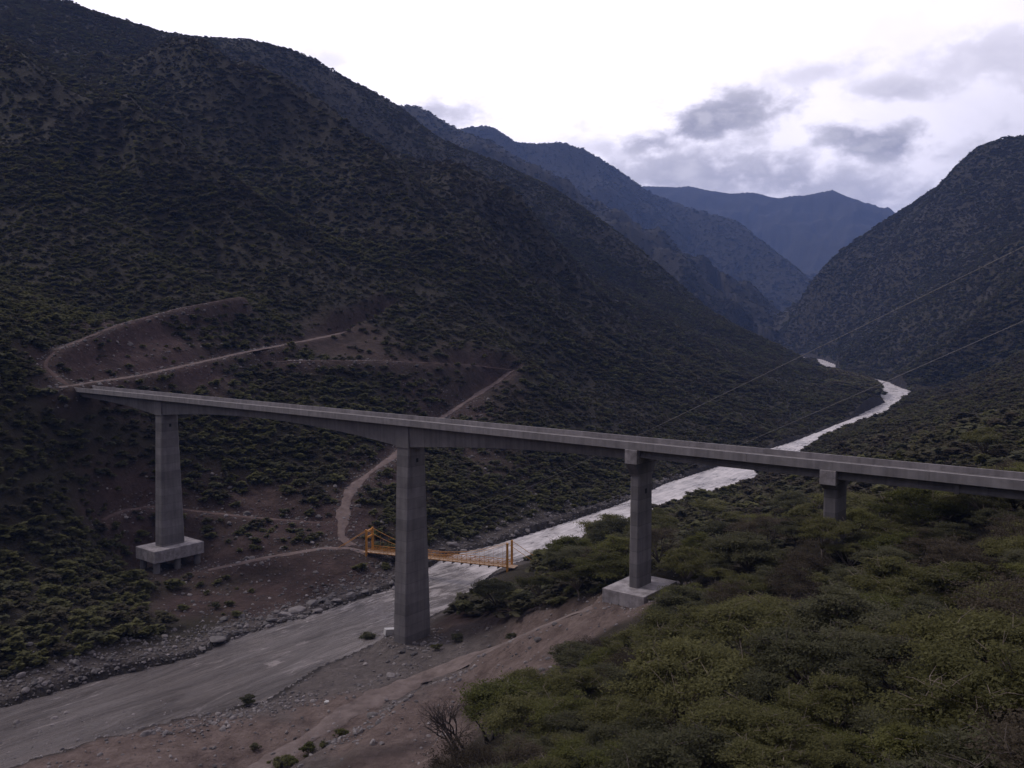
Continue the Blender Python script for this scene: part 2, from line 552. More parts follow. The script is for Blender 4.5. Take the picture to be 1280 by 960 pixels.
RIDGES = [
    (ridge_pts([(380, 150, 3000), (440, 118, 2950), (480, 128, 2920), (520, 131, 2900), (545, 150, 2950), (562, 165, 3000)], 22), .6),
    (ridge_pts([(540, 175, 4300), (562, 163, 4350), (585, 157, 4425), (612, 155, 4500), (640, 173, 4500), (668, 176, 4500), (700, 175, 4500), (728, 184, 4540), (760, 203, 4600), (780, 217, 4650), (800, 234, 4650),
                (855, 256, 4500), (915, 272, 4300), (950, 300, 4100), (985, 327, 3900), (1012, 350, 3750)], 25), .8),
    (ridge_pts([(700, 225, 7400), (800, 232, 7400), (860, 232, 7400), (910, 240, 7300), (940, 240, 7300), (970, 246, 7200), (1005, 243, 7200), (1040, 237, 7100), (1080, 255, 7000), (1125, 275, 6900), (1170, 300, 6800), (1240, 300, 6800)], 35), .5),
    (ridge_pts([(900, 330, 5600), (960, 345, 5400), (1040, 335, 5300), (1100, 300, 5300), (1160, 280, 5300)], 30), .6),
]


def pad_mask(X, Y):
    m = np.zeros(X.shape)
    for px, py, Yd, r in [(560, 885, 150, 13), (620, 840, 160, 16), (700, 795, 160, 15), (480, 910, 148, 15), (640, 860, 145, 12), (330, 940, 150, 13), (765, 775, 154, 11), (520, 960, 128, 12), (420, 900, 160, 12), (660, 770, 176, 9), (150, 955, 148, 24), (60, 950, 150, 20), (250, 945, 150, 16)]:
        p = at(px, py, Yd)
        m = np.maximum(m, sstep(1.05, .45, np.hypot(X - p[0], Y - p[1]) / r + .35 * fbm(X / 7, Y / 7, 3)))
    return m


def gully(X, Y):
    c, s = math.cos(math.radians(-52)), math.sin(math.radians(-52))
    al = X * c + Y * s; ac = -X * s + Y * c
    wob = 40 * fbm(X / 300, Y / 300, 2)
    return .6 * fbm((ac + wob) / 330, al / 900, 3, True, .5) + .4 * fbm((ac + wob * 2) / 620 + 3.7, al / 1500, 2, True, .5)


def terrain(X, Y):
    X = np.asarray(X, float); Y = np.asarray(Y, float)
    R = np.hypot(X, Y)
    h = tps(X, Y)
    fade = sstep(3000, 2200, Y) * sstep(2600, 1700, np.abs(X))
    h = h * fade + 30 * (1 - fade)
    sd = river_sd(X, Y)
    rd = np.full(X.shape, 1e9)
    roads = {}
    for k in RP:
        d, z = seg_dist(X, Y, RP[k]); roads[k] = (d, z); rd = np.minimum(rd, d - ROADS[k][1] / 2)
    # spurs and gullies running down towards the river (left) / (right)
    left = sstep(30, -30, (X - 0.55 * (Y - 240)) / 3)
    c, s = math.cos(math.radians(-52)), math.sin(math.radians(-52))
    al = X * c + Y * s; ac = -X * s + Y * c
    wob = 40 * fbm(X / 300, Y / 300, 2)
    g = fbm((ac + wob) / 330, al / 900, 5, True, .5)
    amp = np.clip((h - 12) / 110, 0, 1) * sstep(240, 700, R) * (1 - .85 * sstep(800, 1200, R))
    g0 = fbm((ac + wob * 2) / 620 + 3.7, al / 1500, 2, True, .5)
    h = h + left * amp * (85 * (g - .38) + 110 * (g0 - .3) * sstep(420, 900, R)) * sstep(2200, 1500, Y)
    g2 = fbm((X * .8 + Y * .6 + wob) / 260, (X * -.6 + Y * .8) / 600, 5, True, .55)
    h = h + (1 - left) * np.clip((h - 30) / 150, 0, 1) * sstep(700, 1200, R) * 24 * (g2 - .35)
    # far ranges
    n3 = fbm(X / 520, Y / 520, 5, True, .55)
    far = np.full(X.shape, -500.0)
    msk = Y > 1600
    if msk.any():
        xm, ym = X[msk], Y[msk]
        f = np.full(xm.shape, -500.0); fd_ = np.zeros(xm.shape)
        for pts, sl in RIDGES:
            for p in pts:
                d = np.hypot(xm - p[0], ym - p[1]); v = p[2] - sl * d
                fd_ = np.where(v > f, d, fd_); f = np.maximum(f, v)
        f = f + 130 * (n3[msk] - .5) * np.clip(fd_ / 500, 0.03, 1)
        far[msk] = f
    h = np.maximum(h, far)
    # small relief
    calm = sstep(2, 14, rd) * sstep(1, 16, sd)
    h = h + calm * (1.6 * fbm(X / 16, Y / 16, 4) + 3.0 * fbm(X / 60, Y / 60, 3)) * sstep(30, 140, R)
    pm = pad_mask(X, Y)
    h = h + pm * sstep(0, 3, rd) * (.55 * fbm(X / 4.5, Y / 4.5, 4) + .5 * fbm(X / 11, Y / 11, 2))
    # banks and bed
    h = np.where(sd > 0, np.maximum(h, .25 + .10 * np.minimum(sd, 6) + .25 * fbm(X / 5, Y / 5, 3) * sstep(0, 3, sd)), h)
    h = np.where(sd <= 0, -.15 - np.minimum(2.2, -sd * .3), h)
    # cut and fill for roads
    for k, (d, z) in roads.items():
        w = ROADS[k][1] / 2
        t = sstep(w + 5.5, w + .8, d)
        h = h * (1 - t) + (z - .22) * t
    # level ground round the piers
    for (x0, y0, z0, r0, r1) in PADS:
        t = sstep(r1, r0, np.hypot(X - x0, Y - y0))
        h = h * (1 - t) + z0 * t
    return h, sd, rd


# ------------------------------------------------------------------ bridge frame
def near_pt(px):
    dy = 84 + .0983 * (px - 90)
    x, y, z = at_z(px, 400 + dy, 54.0)
    return Vector((x, y, 0))


O_ = near_pt(498)
D_ = (near_pt(1240) - near_pt(110)).normalized()
T_ = Vector((-D_.y, D_.x, 0))
if T_.y < 0: T_ = -T_


def B(s, t, z):
    q = O_ + D_ * s + T_ * t
    return (q.x, q.y, z)


S = {k: (near_pt(px) - O_).dot(D_) for k, px in {'A1': 88, 'P1': 190, 'P2': 498, 'P3': 789, 'P4': 1032, 'DI': 1195, 'A2': 1300}.items()}
W = 7.6
ZT = 54.0
p1c = B(S['P1'], W / 2, 0); p3c = B(S['P3'], W / 2, 0); p4c = B(S['P4'], W / 2, 0); p2c = B(0, W / 2, 0); a2c = B(S['A2'], W / 2, 0); a1c = B(S['A1'], W / 2, 0)
PADS = [(p1c[0], p1c[1] - 2, 2.2, 8, 16), (p2c[0], p2c[1], 3.2, 5, 10), (p3c[0], p3c[1], 24.4, 6.8, 9.5), (p4c[0], p4c[1], 40.6, 4, 9)]

# ------------------------------------------------------------------ terrain mesh (polar sampling: even detail near and far)
ang = np.concatenate([np.linspace(-180, -40, 36)[:-1], np.linspace(-40, 40, 720), np.linspace(40, 180, 36)[1:]])
RMAX = 12500
rad = np.exp(np.linspace(math.log(5), math.log(RMAX), 900))
A_, R_ = np.meshgrid(np.radians(ang), rad, indexing='ij')
GX, GY = R_ * np.sin(A_), R_ * np.cos(A_)
GZ, GSD, GRD = terrain(GX, GY)
na, nr = GX.shape
idx = np.arange(na * nr).reshape(na, nr)
q = np.stack([idx[:-1, :-1], idx[:-1, 1:], idx[1:, 1:], idx[1:, :-1]], -1).reshape(-1, 4)
me = mesh_np('valley_terrain', np.stack([GX, GY, GZ], -1).reshape(-1, 3), q, M['terrain'], True)


def soil_mask(X, Y, Z, rd):
    """bare red earth: along the road cuts and on the worked slopes under the approach road"""
    a = sstep(11, 1, rd) * .7
    worked = 0
    for (px, py, Yd, r, k) in [(190, 430, 350, 46, .95), (120, 450, 310, 28, .85), (250, 400, 400, 35, .5), (300, 660, 275, 45, .8), (420, 640, 285, 24, .9), (200, 640, 275, 30, .7), (560, 500, 410, 42, .6),
                               (600, 470, 450, 35, .5), (440, 430, 440, 40, .6), (480, 590, 325, 28, .7), (620, 570, 360, 34, .45), (270, 470, 350, 40, .4), (330, 742, 232, 26, .85), (420, 722, 248, 22, .85), (255, 752, 230, 20, .8), (590, 775, 205, 16, .8), (640, 790, 190, 14, .8)]:
        p = at(px, py, Yd)
        worked = np.maximum(worked, k * sstep(1.0, .3, np.hypot(X - p[0], Y - p[1]) / r))
    n = fbm(X / 22, Y / 22, 3)
    return np.clip(np.maximum(a, worked) + n * .35 * (np.maximum(a, worked) > .05), 0, 1)


def gravel_mask(X, Y, sd):
    g = sstep(11, 1, sd + 4 * fbm(X / 9, Y / 9, 2)) * np.interp(Y, [0, 260, 420, 650], [1, .9, .3, .1])
    flat = sstep(1.0, .55, np.hypot((X + 34) / 46, (Y - 168) / 42)) * (sd < 60)
    return np.clip(np.maximum(g, flat), 0, 1)


GS = soil_mask(GX, GY, GZ, GRD); GG = gravel_mask(GX, GY, GSD); GP = pad_mask(GX, GY)
GW = sstep(2.6, .7, GSD + 1.2 * fbm(GX / 4, GY / 4, 2))
for nm, arr in (('soil', GS), ('gravel', GG), ('pad', GP), ('wet', GW)):
    a = me.attributes.new(nm, 'FLOAT', 'POINT')
    a.data.foreach_set('value', arr.ravel().astype(np.float32))
ter = obj('valley_terrain', me)
tag(ter, kind='structure')

# river sheet
gx = np.arange(-280, 640, 4.0); gy = np.arange(50, 2600, 4.0)
WX, WY = np.meshgrid(gx, gy, indexing='ij')
wsd = river_sd(WX + 2, WY + 2)
keep = wsd < 9
wi = np.arange(WX.size).reshape(WX.shape)
sel = keep[:-1, :-1]
wq = np.stack([wi[:-1, :-1][sel], wi[1:, :-1][sel], wi[1:, 1:][sel], wi[:-1, 1:][sel]], -1)
used, inv = np.unique(wq, return_inverse=True)
wv = np.stack([WX.ravel()[used], WY.ravel()[used], np.zeros(len(used))], -1)
riv = obj('river', mesh_np('river', wv, inv.reshape(-1, 4), M['water'], True))
tag(riv, kind='structure')


# roads
def road_strip(name, pts, w, mat):
    pts = np.asarray(pts); P = []
    for a, b in zip(pts[:-1], pts[1:]):
        k = max(2, int(np.hypot(*(b - a)[:2]) / 1.5))
        for i in range(k): P.append(a + (b - a) * i / k)
    P.append(pts[-1]); P = np.array(P)
    for _ in range(6):
        P[1:-1] = .25 * P[:-2] + .5 * P[1:-1] + .25 * P[2:]
    tg = np.gradient(P[:, :2], axis=0); tg /= np.linalg.norm(tg, axis=1)[:, None] + 1e-9
    nn = np.stack([-tg[:, 1], tg[:, 0]], -1)
    cols = [-1, -.72, -.42, -.15, .15, .42, .72, 1]
    prof = [-.20, -.02, -.06, .03, .03, -.06, -.02, -.20]
    V = []
    for c, h in zip(cols, prof):
        ww = w / 2 * c * (1 + .45 * perlin(P[:, 0] / 3 + c * 3.1, P[:, 1] / 3)) * (.82 + .45 * perlin(P[:, 0] / 15, P[:, 1] / 15 + 7))
        V.append(np.concatenate([P[:, :2] + nn * ww[:, None], (P[:, 2] + h + .05 * perlin(P[:, 0] / 2 + c, P[:, 1] / 2))[:, None]], 1))
    V = np.stack(V, 1)
    n, m = V.shape[:2]
    ii = np.arange(n * m).reshape(n, m)
    qq = np.stack([ii[:-1, :-1], ii[:-1, 1:], ii[1:, 1:], ii[1:, :-1]], -1).reshape(-1, 4)
    o = obj(name, mesh_np(name, V.reshape(-1, 3), qq, mat, True))
    tag(o, kind='structure')
    return o


for k in RP:
    if k == 'work_pad': continue
    road_strip('dirt_' + k.split('_')[-1] if not k.startswith('dirt') else k, RP[k], ROADS[k][1], M['track' if k in ('haul_track', 'work_pad') else 'faint' if k in ('upper_road', 'contour_road', 'loop_track') else 'road'])

# ------------------------------------------------------------------ concrete bridge
bridge = empty('concrete_bridge', B(S['P2'], W / 2, 3))
tag(bridge, 'long unfinished-grey concrete girder bridge on four tall piers spanning the whole river valley', 'bridge')


def bpart(mb, name, mat, bevel=0, parent=None):
    """mesh in world coordinates, parented without moving"""
    p = parent or bridge
    o = mb.build(name, mat, None, bevel=bevel)
    root = Vector(bridge.location)
    o.data.transform(__import__('mathutils').Matrix.Translation(-root))
    o.parent = p
    return o


def sbox(mb, s0, s1, t0, t1, z0, z1):
    mb.hexa([B(s0, t0, z0), B(s1, t0, z0), B(s1, t1, z0), B(s0, t1, z0), B(s0, t0, z1), B(s1, t0, z1), B(s1, t1, z1), B(s0, t1, z1)])


sA, sE = S['A1'] - 4, S['A2'] + 6
mb = MB(); sbox(mb, sA, sE, .30, W - .30, 52.78, 53.06); bpart(mb, 'deck_slab', M['deckc'])
for nm, t0, t1 in (('parapet', 0, .30), ('parapet', W - .30, W)):
    mb = MB()
    s = sA
    L = 14.0
    while s < sE - 1:
        e = min(s + L, sE)
        if nm:
            sbox(mb, s + .02, e - .02, t0, t1, 52.62, 54.0)
        s = e
    bpart(mb, nm, M['rail'])
# kerb-like ledge under the near parapet top
mb = MB(); sbox(mb, sA, sE, 1.3, 2.0, 53.062, 53.10); bpart(mb, 'walkway_strip', M['rail'])


def soffit(s):
    d_end, d_mid, d_p = 3.0, 3.5, 6.5
    a, b, c, d = S['A1'], S['P1'], 0.0, S['P3']
    if s < b:
        u = (s - a) / (b - a); return ZT - (d_end + (6.1 - d_end) * max(0, u) ** 2.0)
    if s < c:
        u = (s - b) / (c - b); v = abs(2 * u - 1) ** 2.0
        return ZT - (d_mid + ((6.1 if u < .5 else d_p) - d_mid) * v)
    u = (s - c) / (d - c); return ZT - (3.4 + (d_p - 3.4) * max(0, 1 - u / .95) ** 2.0)


mb = MB()
ss = np.linspace(S['A1'] - 2, S['P3'] - 1.2, 120)
rings = []
for s in ss:
    z0 = soffit(s)
    rings.append([mb.bm.verts.new(B(s, t, z)) for t, z in ((1.45, z0), (1.35, 52.35), (.35, 52.777), (W - .35, 52.777), (W - 1.35, 52.35), (W - 1.45, z0))])
for a, b in zip(rings[:-1], rings[1:]):
    for i in range(6): mb.bm.faces.new((a[i], a[(i + 1) % 6], b[(i + 1) % 6], b[i]))
mb.bm.faces.new(rings[0]); mb.bm.faces.new(rings[-1][::-1])
bpart(mb, 'box_girder', M['deckc'])

for (s0, s1) in ((S['P3'] + 1.2, S['P4'] - 1.2), (S['P4'] + 1.2, sE)):
    for t in (1.1, 5.8):
        mb = MB()
        prof = [(t, 51.15), (t, 51.5), (t + .2, 51.75), (t + .2, 52.3), (t - .1, 52.5), (t - .1, 52.777), (t + .8, 52.777), (t + .8, 52.5), (t + .5, 52.3), (t + .5, 51.75), (t + .7, 51.5), (t + .7, 51.15)]
        ra = [mb.bm.verts.new(B(s0, a, z)) for a, z in prof]; rb = [mb.bm.verts.new(B(s1, a, z)) for a, z in prof]
        for i in range(len(prof)):
            j = (i + 1) % len(prof); mb.bm.faces.new((ra[i], ra[j], rb[j], rb[i]))
        mb.bm.faces.new(ra); mb.bm.faces.new(rb[::-1])
        bpart(mb, 'girder', M['deckc'])
mb = MB(); sbox(mb, S['DI'] - .3, S['DI'] + .3, .95, W - .95, 50.95, 52.775); bpart(mb, 'diaphragm', M['deckc'])


def pier(sc, ls, tw0, tw1, z0, z1, opening_blocks=True, d_out=0.0):
    """shaft: ls long, tw1 wide at the top, tw0 wide at the base"""
    mb = MB(); tc = W / 2; k = 14
    rings = []
    for i in range(k + 1):
        z = z0 + (z1 - z0) * i / k; w = tw0 + (tw1 - tw0) * i / k; c = .28
        rings.append([mb.bm.verts.new(B(sc + a, tc + b, z)) for a, b in
                      ((-ls / 2 + c, -w / 2), (ls / 2 - c, -w / 2), (ls / 2, -w / 2 + c), (ls / 2, w / 2 - c), (ls / 2 - c, w / 2), (-ls / 2 + c, w / 2), (-ls / 2, w / 2 - c), (-ls / 2, -w / 2 + c))])
    for a, b in zip(rings[:-1], rings[1:]):
        for i in range(8): mb.bm.faces.new((a[i], a[(i + 1) % 8], b[(i + 1) % 8], b[i]))
    mb.bm.faces.new(rings[0][::-1]); mb.bm.faces.new(rings[-1])
    o = bpart(mb, 'pier', M['conc'])
    if opening_blocks:
        zz = z1 - 3.4
        m2 = MB(); sbox(m2, sc + ls / 2 - .1, sc + ls / 2 + .012, tc - .35, tc + .35, zz, zz + .9)  # solid block just proud of the face; its black stands for an opening's shade
        bpart(m2, 'opening_shade_block', M['dark'], parent=o)
    return o


# haunched piers run up the web as a pilaster
pr1 = pier(S['P1'] + 1.0, 3.8, 7.6, 5.1, 8.6, soffit(S['P1']) - .0)
pr2 = pier(0.0, 4.0, 8.6, 5.2, 1.2, soffit(0))
for sc, ls in ((S['P1'] + 1.0, 3.8), (0.0, 4.0)):
    mb = MB(); sbox(mb, sc - ls / 2, sc + ls / 2, 1.05, W - 1.05, soffit(sc) + .002, 52.5); bpart(mb, 'pier_diaphragm', M['deckc'])
pr3 = pier(S['P3'], 2.0, 5.2, 4.8, 25.4, 47.6)
pr4 = pier(S['P4'] + .4, 2.2, 5.0, 4.8, 34, 49.4, False)
# hammerhead and cap of the two girder piers
for sc, o, zc, zb, ls in ((S['P3'], pr3, 50.0, 47.6, 2.0), (S['P4'] + .4, pr4, 50.3, 49.4, 2.2)):
    mb = MB(); tc = W / 2
    mb.hexa([B(sc - ls / 2 - .03, tc - 2.45, zb), B(sc + ls / 2 + .03, tc - 2.45, zb), B(sc + ls / 2 + .03, tc + 2.45, zb), B(sc - ls / 2 - .03, tc + 2.45, zb),
             B(sc - ls / 2 - .03, -.05, zc), B(sc + ls / 2 + .03, -.05, zc), B(sc + ls / 2 + .03, W + .05, zc), B(sc - ls / 2 - .03, W + .05, zc)])
    bpart(mb, 'hammerhead', M['conc'], parent=o)
    mb = MB(); sbox(mb, sc - 1.25, sc + 1.25, -.12, .9, zc + .003, 52.6); sbox(mb, sc - 1.25, sc + 1.25, W - .9, W + .12, zc + .003, 52.6)
    sbox(mb, sc - 1.1, sc + 1.1, .9, W - .9, zc + .003, 52.5)
    bpart(mb, 'pier_cap', M['foot'], bevel=.06, parent=o)
# footing of the far pier on piles
sc, tc = S['P1'] + 1.0, W / 2
mb = MB(); sbox(mb, sc - 5.3, sc + 5.3, tc - 8, tc + 8, 5.4, 9.0); bpart(mb, 'pile_cap', M['foot'], bevel=.12, parent=pr1)
for ds in (-3.7, 3.7):
    for dt in (-6.6, 0, 6.6):
        mb = MB(); mb.tube([B(sc + ds, tc + dt, -4), B(sc + ds, tc + dt, 5.4)], .95, 20); bpart(mb, 'pile', M['conc'], parent=pr1)
sc = S['P3']
mb = MB(); sbox(mb, sc - 4.4, sc + 4.4, tc - 6.2, tc + 6.2, 22.5, 26.9); bpart(mb, 'footing', M['foot'], bevel=.08, parent=pr3)
mb = MB(); sbox(mb, -3.6, 3.6, tc - 5.2, tc + 5.2, .5, 2.6); bpart(mb, 'footing', M['conc'], bevel=.08, parent=pr2)
# abutments
mb = MB(); sbox(mb, sA - 2, S['A1'] + .9, .6, W - .6, 45, 52.3); bpart(mb, 'abutment', M['deckc'])
mb = MB(); sbox(mb, S['A2'] + 2, sE + 3, .2, W - .2, 42, 51.13); bpart(mb, 'abutment', M['deckc'])

# ------------------------------------------------------------------ orange suspension footbridge
L0 = Vector(at(462, 693, 262)); R0 = Vector(at(637, 714, 246)); zf = 6.2
L0.z = R0.z = zf
fd = (R0 - L0); FL = fd.length; fd.normalize(); fn = Vector((-fd.y, fd.x, 0))
fb = empty('suspension_footbridge', L0)
tag(fb, 'small orange painted suspension bridge crossing low over the river behind the tallest pier', 'footbridge')


def FP(s, t, z):
    return fd * s + fn * t + Vector((0, 0, z))


hw = 1.6
for s in (0, FL):
    for t in (-hw - .25, hw + .25):
        mb = MB(); a = .26
        mb.hexa([FP(s - a, t - a, -5), FP(s + a, t - a, -5), FP(s + a, t + a, -5), FP(s - a, t + a, -5), FP(s - a, t - a, 7), FP(s + a, t - a, 7), FP(s + a, t + a, 7), FP(s - a, t + a, 7)])
        mb.build('tower_post', M['orange'], fb)
for z in (6.4, 4.6):
    mb = MB(); mb.hexa([FP(-.2, -hw, z - .25), FP(.2, -hw, z - .25), FP(.2, hw, z - .25), FP(-.2, hw, z - .25), FP(-.2, -hw, z + .25), FP(.2, -hw, z + .25), FP(.2, hw, z + .25), FP(-.2, hw, z + .25)])
    mb.build('crossbeam', M['orange'], fb)
mb = MB(); mb.hexa([FP(-1.5, -hw, -.12), FP(FL + 2, -hw, -.12), FP(FL + 2, hw, -.12), FP(-1.5, hw, -.12), FP(-1.5, -hw, 0), FP(FL + 2, -hw, 0), FP(FL + 2, hw, 0), FP(-1.5, hw, 0)])
mb.build('plank_deck', M['plank'], fb)
k = 16
for i in range(k + 1):
    s = FL * i / k
    mb = MB(); mb.hexa([FP(s - .15, -hw - .5, -.5), FP(s + .15, -hw - .5, -.5), FP(s + .15, hw + .5, -.5), FP(s - .15, hw + .5, -.5), FP(s - .15, -hw - .5, -.123), FP(s + .15, -hw - .5, -.123), FP(s + .15, hw + .5, -.123), FP(s - .15, hw + .5, -.123)])
    mb.build('floor_beam', M['steel'], fb)
for t in (-hw - .1, hw + .1):
    mb = MB()
    for z in (.1, .75, 1.4): mb.tube([FP(0, t, z), FP(FL, t, z)], .085, 6)
    n = 32
    for i in range(n + 1): mb.tube([FP(FL * i / n, t, .0), FP(FL * i / n, t, 1.4)], .06, 5)
    for i in range(n): mb.tube([FP(FL * i / n, t, .1 if i % 2 else 1.4), FP(FL * (i + 1) / n, t, 1.4 if i % 2 else .1)], .05, 5)
    mb.build('truss_railing', M['orange'], fb)
    mb = MB()
    cab = [FP(FL * u, t, 6.9 - 5.2 * (1 - (2 * u - 1) ** 2)) for u in np.linspace(0, 1, 25)]
    mb.tube([FP(-14, t, -2)] + cab + [FP(FL + 14, t, -1)], .07, 6)
    mb.build('main_cable', M['orange'], fb)
    for i in range(1, 16):
        u = i / 16; mb = MB(); mb.tube([FP(FL * u, t, 1.4), FP(FL * u, t, 6.9 - 5.2 * (1 - (2 * u - 1) ** 2))], .03, 4)
        mb.build('hanger', M['orange'], fb)

# ------------------------------------------------------------------ power lines and their pole
def cable(a, b, sag, label):
    a, b = Vector(a), Vector(b)
    n = 40
    mb = MB()
    mb.tube([(a.lerp(b, i / n) - Vector((0, 0, sag * 4 * (i / n) * (1 - i / n)))) - a for i in range(n + 1)], .042, 6)
    o = mb.build('power_line', M['cable'])
    o.location = a
    tag(o, label, 'cable', 'bare cables strung over the valley')
    return o


def mixp(a, b, t):
    return tuple(a[i] + (b[i] - a[i]) * t for i in range(3))


c1a, c1b = at(555, 657, 300), at(1280, 293, 95)
c2a, c2b = at(720, 640, 335), at(1280, 388, 109)
e1, e2 = mixp(c1a, c1b, 1.50), mixp(c2a, c2b, 1.48)
cable(e1, mixp(c1a, c1b, -.02), 1.5, 'higher pale cable slanting from the upper edge of the photo down over the bridge')
cable(e2, mixp(c2a, c2b, -.02), 1.5, 'lower pale cable slanting across the dark slope beside the river bend')

# ------------------------------------------------------------------ rocks
def rock_mesh(seed, sub=3, flat=.65):
    r = np.random.default_rng(seed)
    bm = bmesh.new(); bmesh.ops.create_icosphere(bm, subdivisions=sub, radius=1)
    V = np.array([v.co[:] for v in bm.verts])
    # planes cut facets
    for _ in range(14):
        n = r.normal(size=3); n /= np.linalg.norm(n); d = r.uniform(.55, .85)
        e = np.maximum(0, V @ n - d); V -= e[:, None] * n * .92
    V += .05 * perlin(V[:, 0] * 3 + seed, V[:, 1] * 3 + V[:, 2] * 2)[:, None] * V
    V *= np.array([1.0, r.uniform(.65, .95), flat * r.uniform(.8, 1.1)])
    for v, c in zip(bm.verts, V): v.co = c
    me = bpy.data.meshes.new('boulder'); bm.to_mesh(me); bm.free(); me.materials.append(M['rock'])
    return me


ROCKS = [rock_mesh(i) for i in range(6)]
ROCKS_LO = [rock_mesh(20 + i, 2) for i in range(4)]


def ground(x, y):
    return float(terrain(np.array([x]), np.array([y]))[0][0])


def ground_many(x, y):
    return terrain(np.asarray(x, float), np.asarray(y, float))


def put_rock(px, py, size, label, group=None, flat=1.0, me=None, mat=None, nm='boulder', Y=None):
    # find ground along the pixel's ray
    best = None
    for Yd in np.linspace(110, 420, 621):
        p = at(px, py, Yd)
        best = p
        if p[2] < 60 and p[2] <= ground_cache(p[0], p[1]): break
    m = me or random.choice(ROCKS)
    if mat:
        m = m.copy(); m.materials.clear(); m.materials.append(mat)
    o = obj(nm, m)
    o.location = (best[0], best[1], best[2] + .12 * size)
    o.scale = (size, size, size * flat)
    o.rotation_euler = (random.uniform(-.25, .25), random.uniform(-.25, .25), random.uniform(0, 6.28))
    tag(o, label, 'boulder', group)
    return o


# bilinear lookup in the polar terrain grid (fast)
def ground_grid(x, y):
    a = np.degrees(np.arctan2(x, y)); r = np.hypot(x, y)
    fi = np.interp(a, ang, np.arange(na)); fj = np.clip((np.log(np.maximum(r, 5.01)) - math.log(5)) / (math.log(RMAX) - math.log(5)) * (nr - 1), 0, nr - 1.001)
    i = np.clip(fi.astype(int), 0, na - 2); j = fj.astype(int); u = fi - i; v = fj - j
    def L(G): return (G[i, j] * (1 - u) * (1 - v) + G[i + 1, j] * u * (1 - v) + G[i, j + 1] * (1 - u) * v + G[i + 1, j + 1] * u * v)
    return L(GZ), L(GSD), L(GRD), L(GS), L(GG)


def ground_cache(x, y):
    return float(ground_grid(np.array([x]), np.array([y]))[0][0])


random.seed(5)
put_rock(272, 800, 2.6, 'long pale slab of rock lying tilted at the water edge of the far bank', None, .4)
put_rock(280, 775, 1.6, 'pale flat-topped boulder above the tilted slab on the far bank', None, .6)
for px, py, s in [(355, 770, 2.2), (372, 764, 2.6), (388, 757, 2.4), (340, 776, 1.8), (402, 752, 2.0), (420, 752, 1.9), (438, 745, 1.7), (455, 741, 1.6), (470, 737, 1.5), (378, 772, 1.7), (398, 764, 1.6), (362, 780, 1.5)]:
    put_rock(px, py, s, 'dark blocky boulder in the ledge of rocks at the water between far pier and footbridge', 'ledge boulders on the far bank', .6)
for px, py, s in [(565, 682, 2.6), (552, 688, 1.6), (580, 690, 1.7), (598, 672, 1.3), (560, 668, 1.2), (612, 678, 1.4), (640, 670, 1.5), (660, 664, 1.4), (690, 655, 1.6)]:
    put_rock(px, py, s, 'grey boulder on the stony bank upstream of the orange footbridge', 'boulders upstream of the footbridge', .75)
for px, py, s in [(402, 815, .9), (455, 800, 1.3), (420, 798, 1.0), (500, 816, .8), (515, 812, 1.0), (528, 806, .9), (250, 862, .6), (330, 838, .6)]:
    put_rock(px, py, s, 'dark wet boulder breaking the shallow water or gravel near the tallest pier', 'boulders near the tallest pier', .6)
for px, py, s in [(503, 815, 1.0), (518, 818, 1.2), (532, 815, .9), (545, 806, 1.0), (552, 798, .8), (496, 822, .7), (560, 803, .7), (538, 822, .6)]:
    put_rock(px, py, s, 'broken rock heaped against the foot of the tallest pier', 'rocks at the foot of the tallest pier', .7)
put_rock(408, 878, .75, 'single bright white stone at the edge of the dirt track', None, .7, None, M['white'])
mb = MB(); p = at(489, 806, 200)
mb.hexa([(-1.6, -.7, -.6), (1.6, -.7, -.6), (1.6, .7, -.6), (-1.6, .7, -.6), (-1.6, -.7, .9), (1.6, -.7, .9), (1.6, .7, .9), (-1.6, .7, .9)])
o = mb.build('concrete_block', M['white'], bevel=.06); o.location = (p[0], p[1], ground_cache(p[0], p[1]) + .5); o.rotation_euler = (.05, .12, .5)
tag(o, 'white concrete block lying against the foot of the tallest pier', 'block')


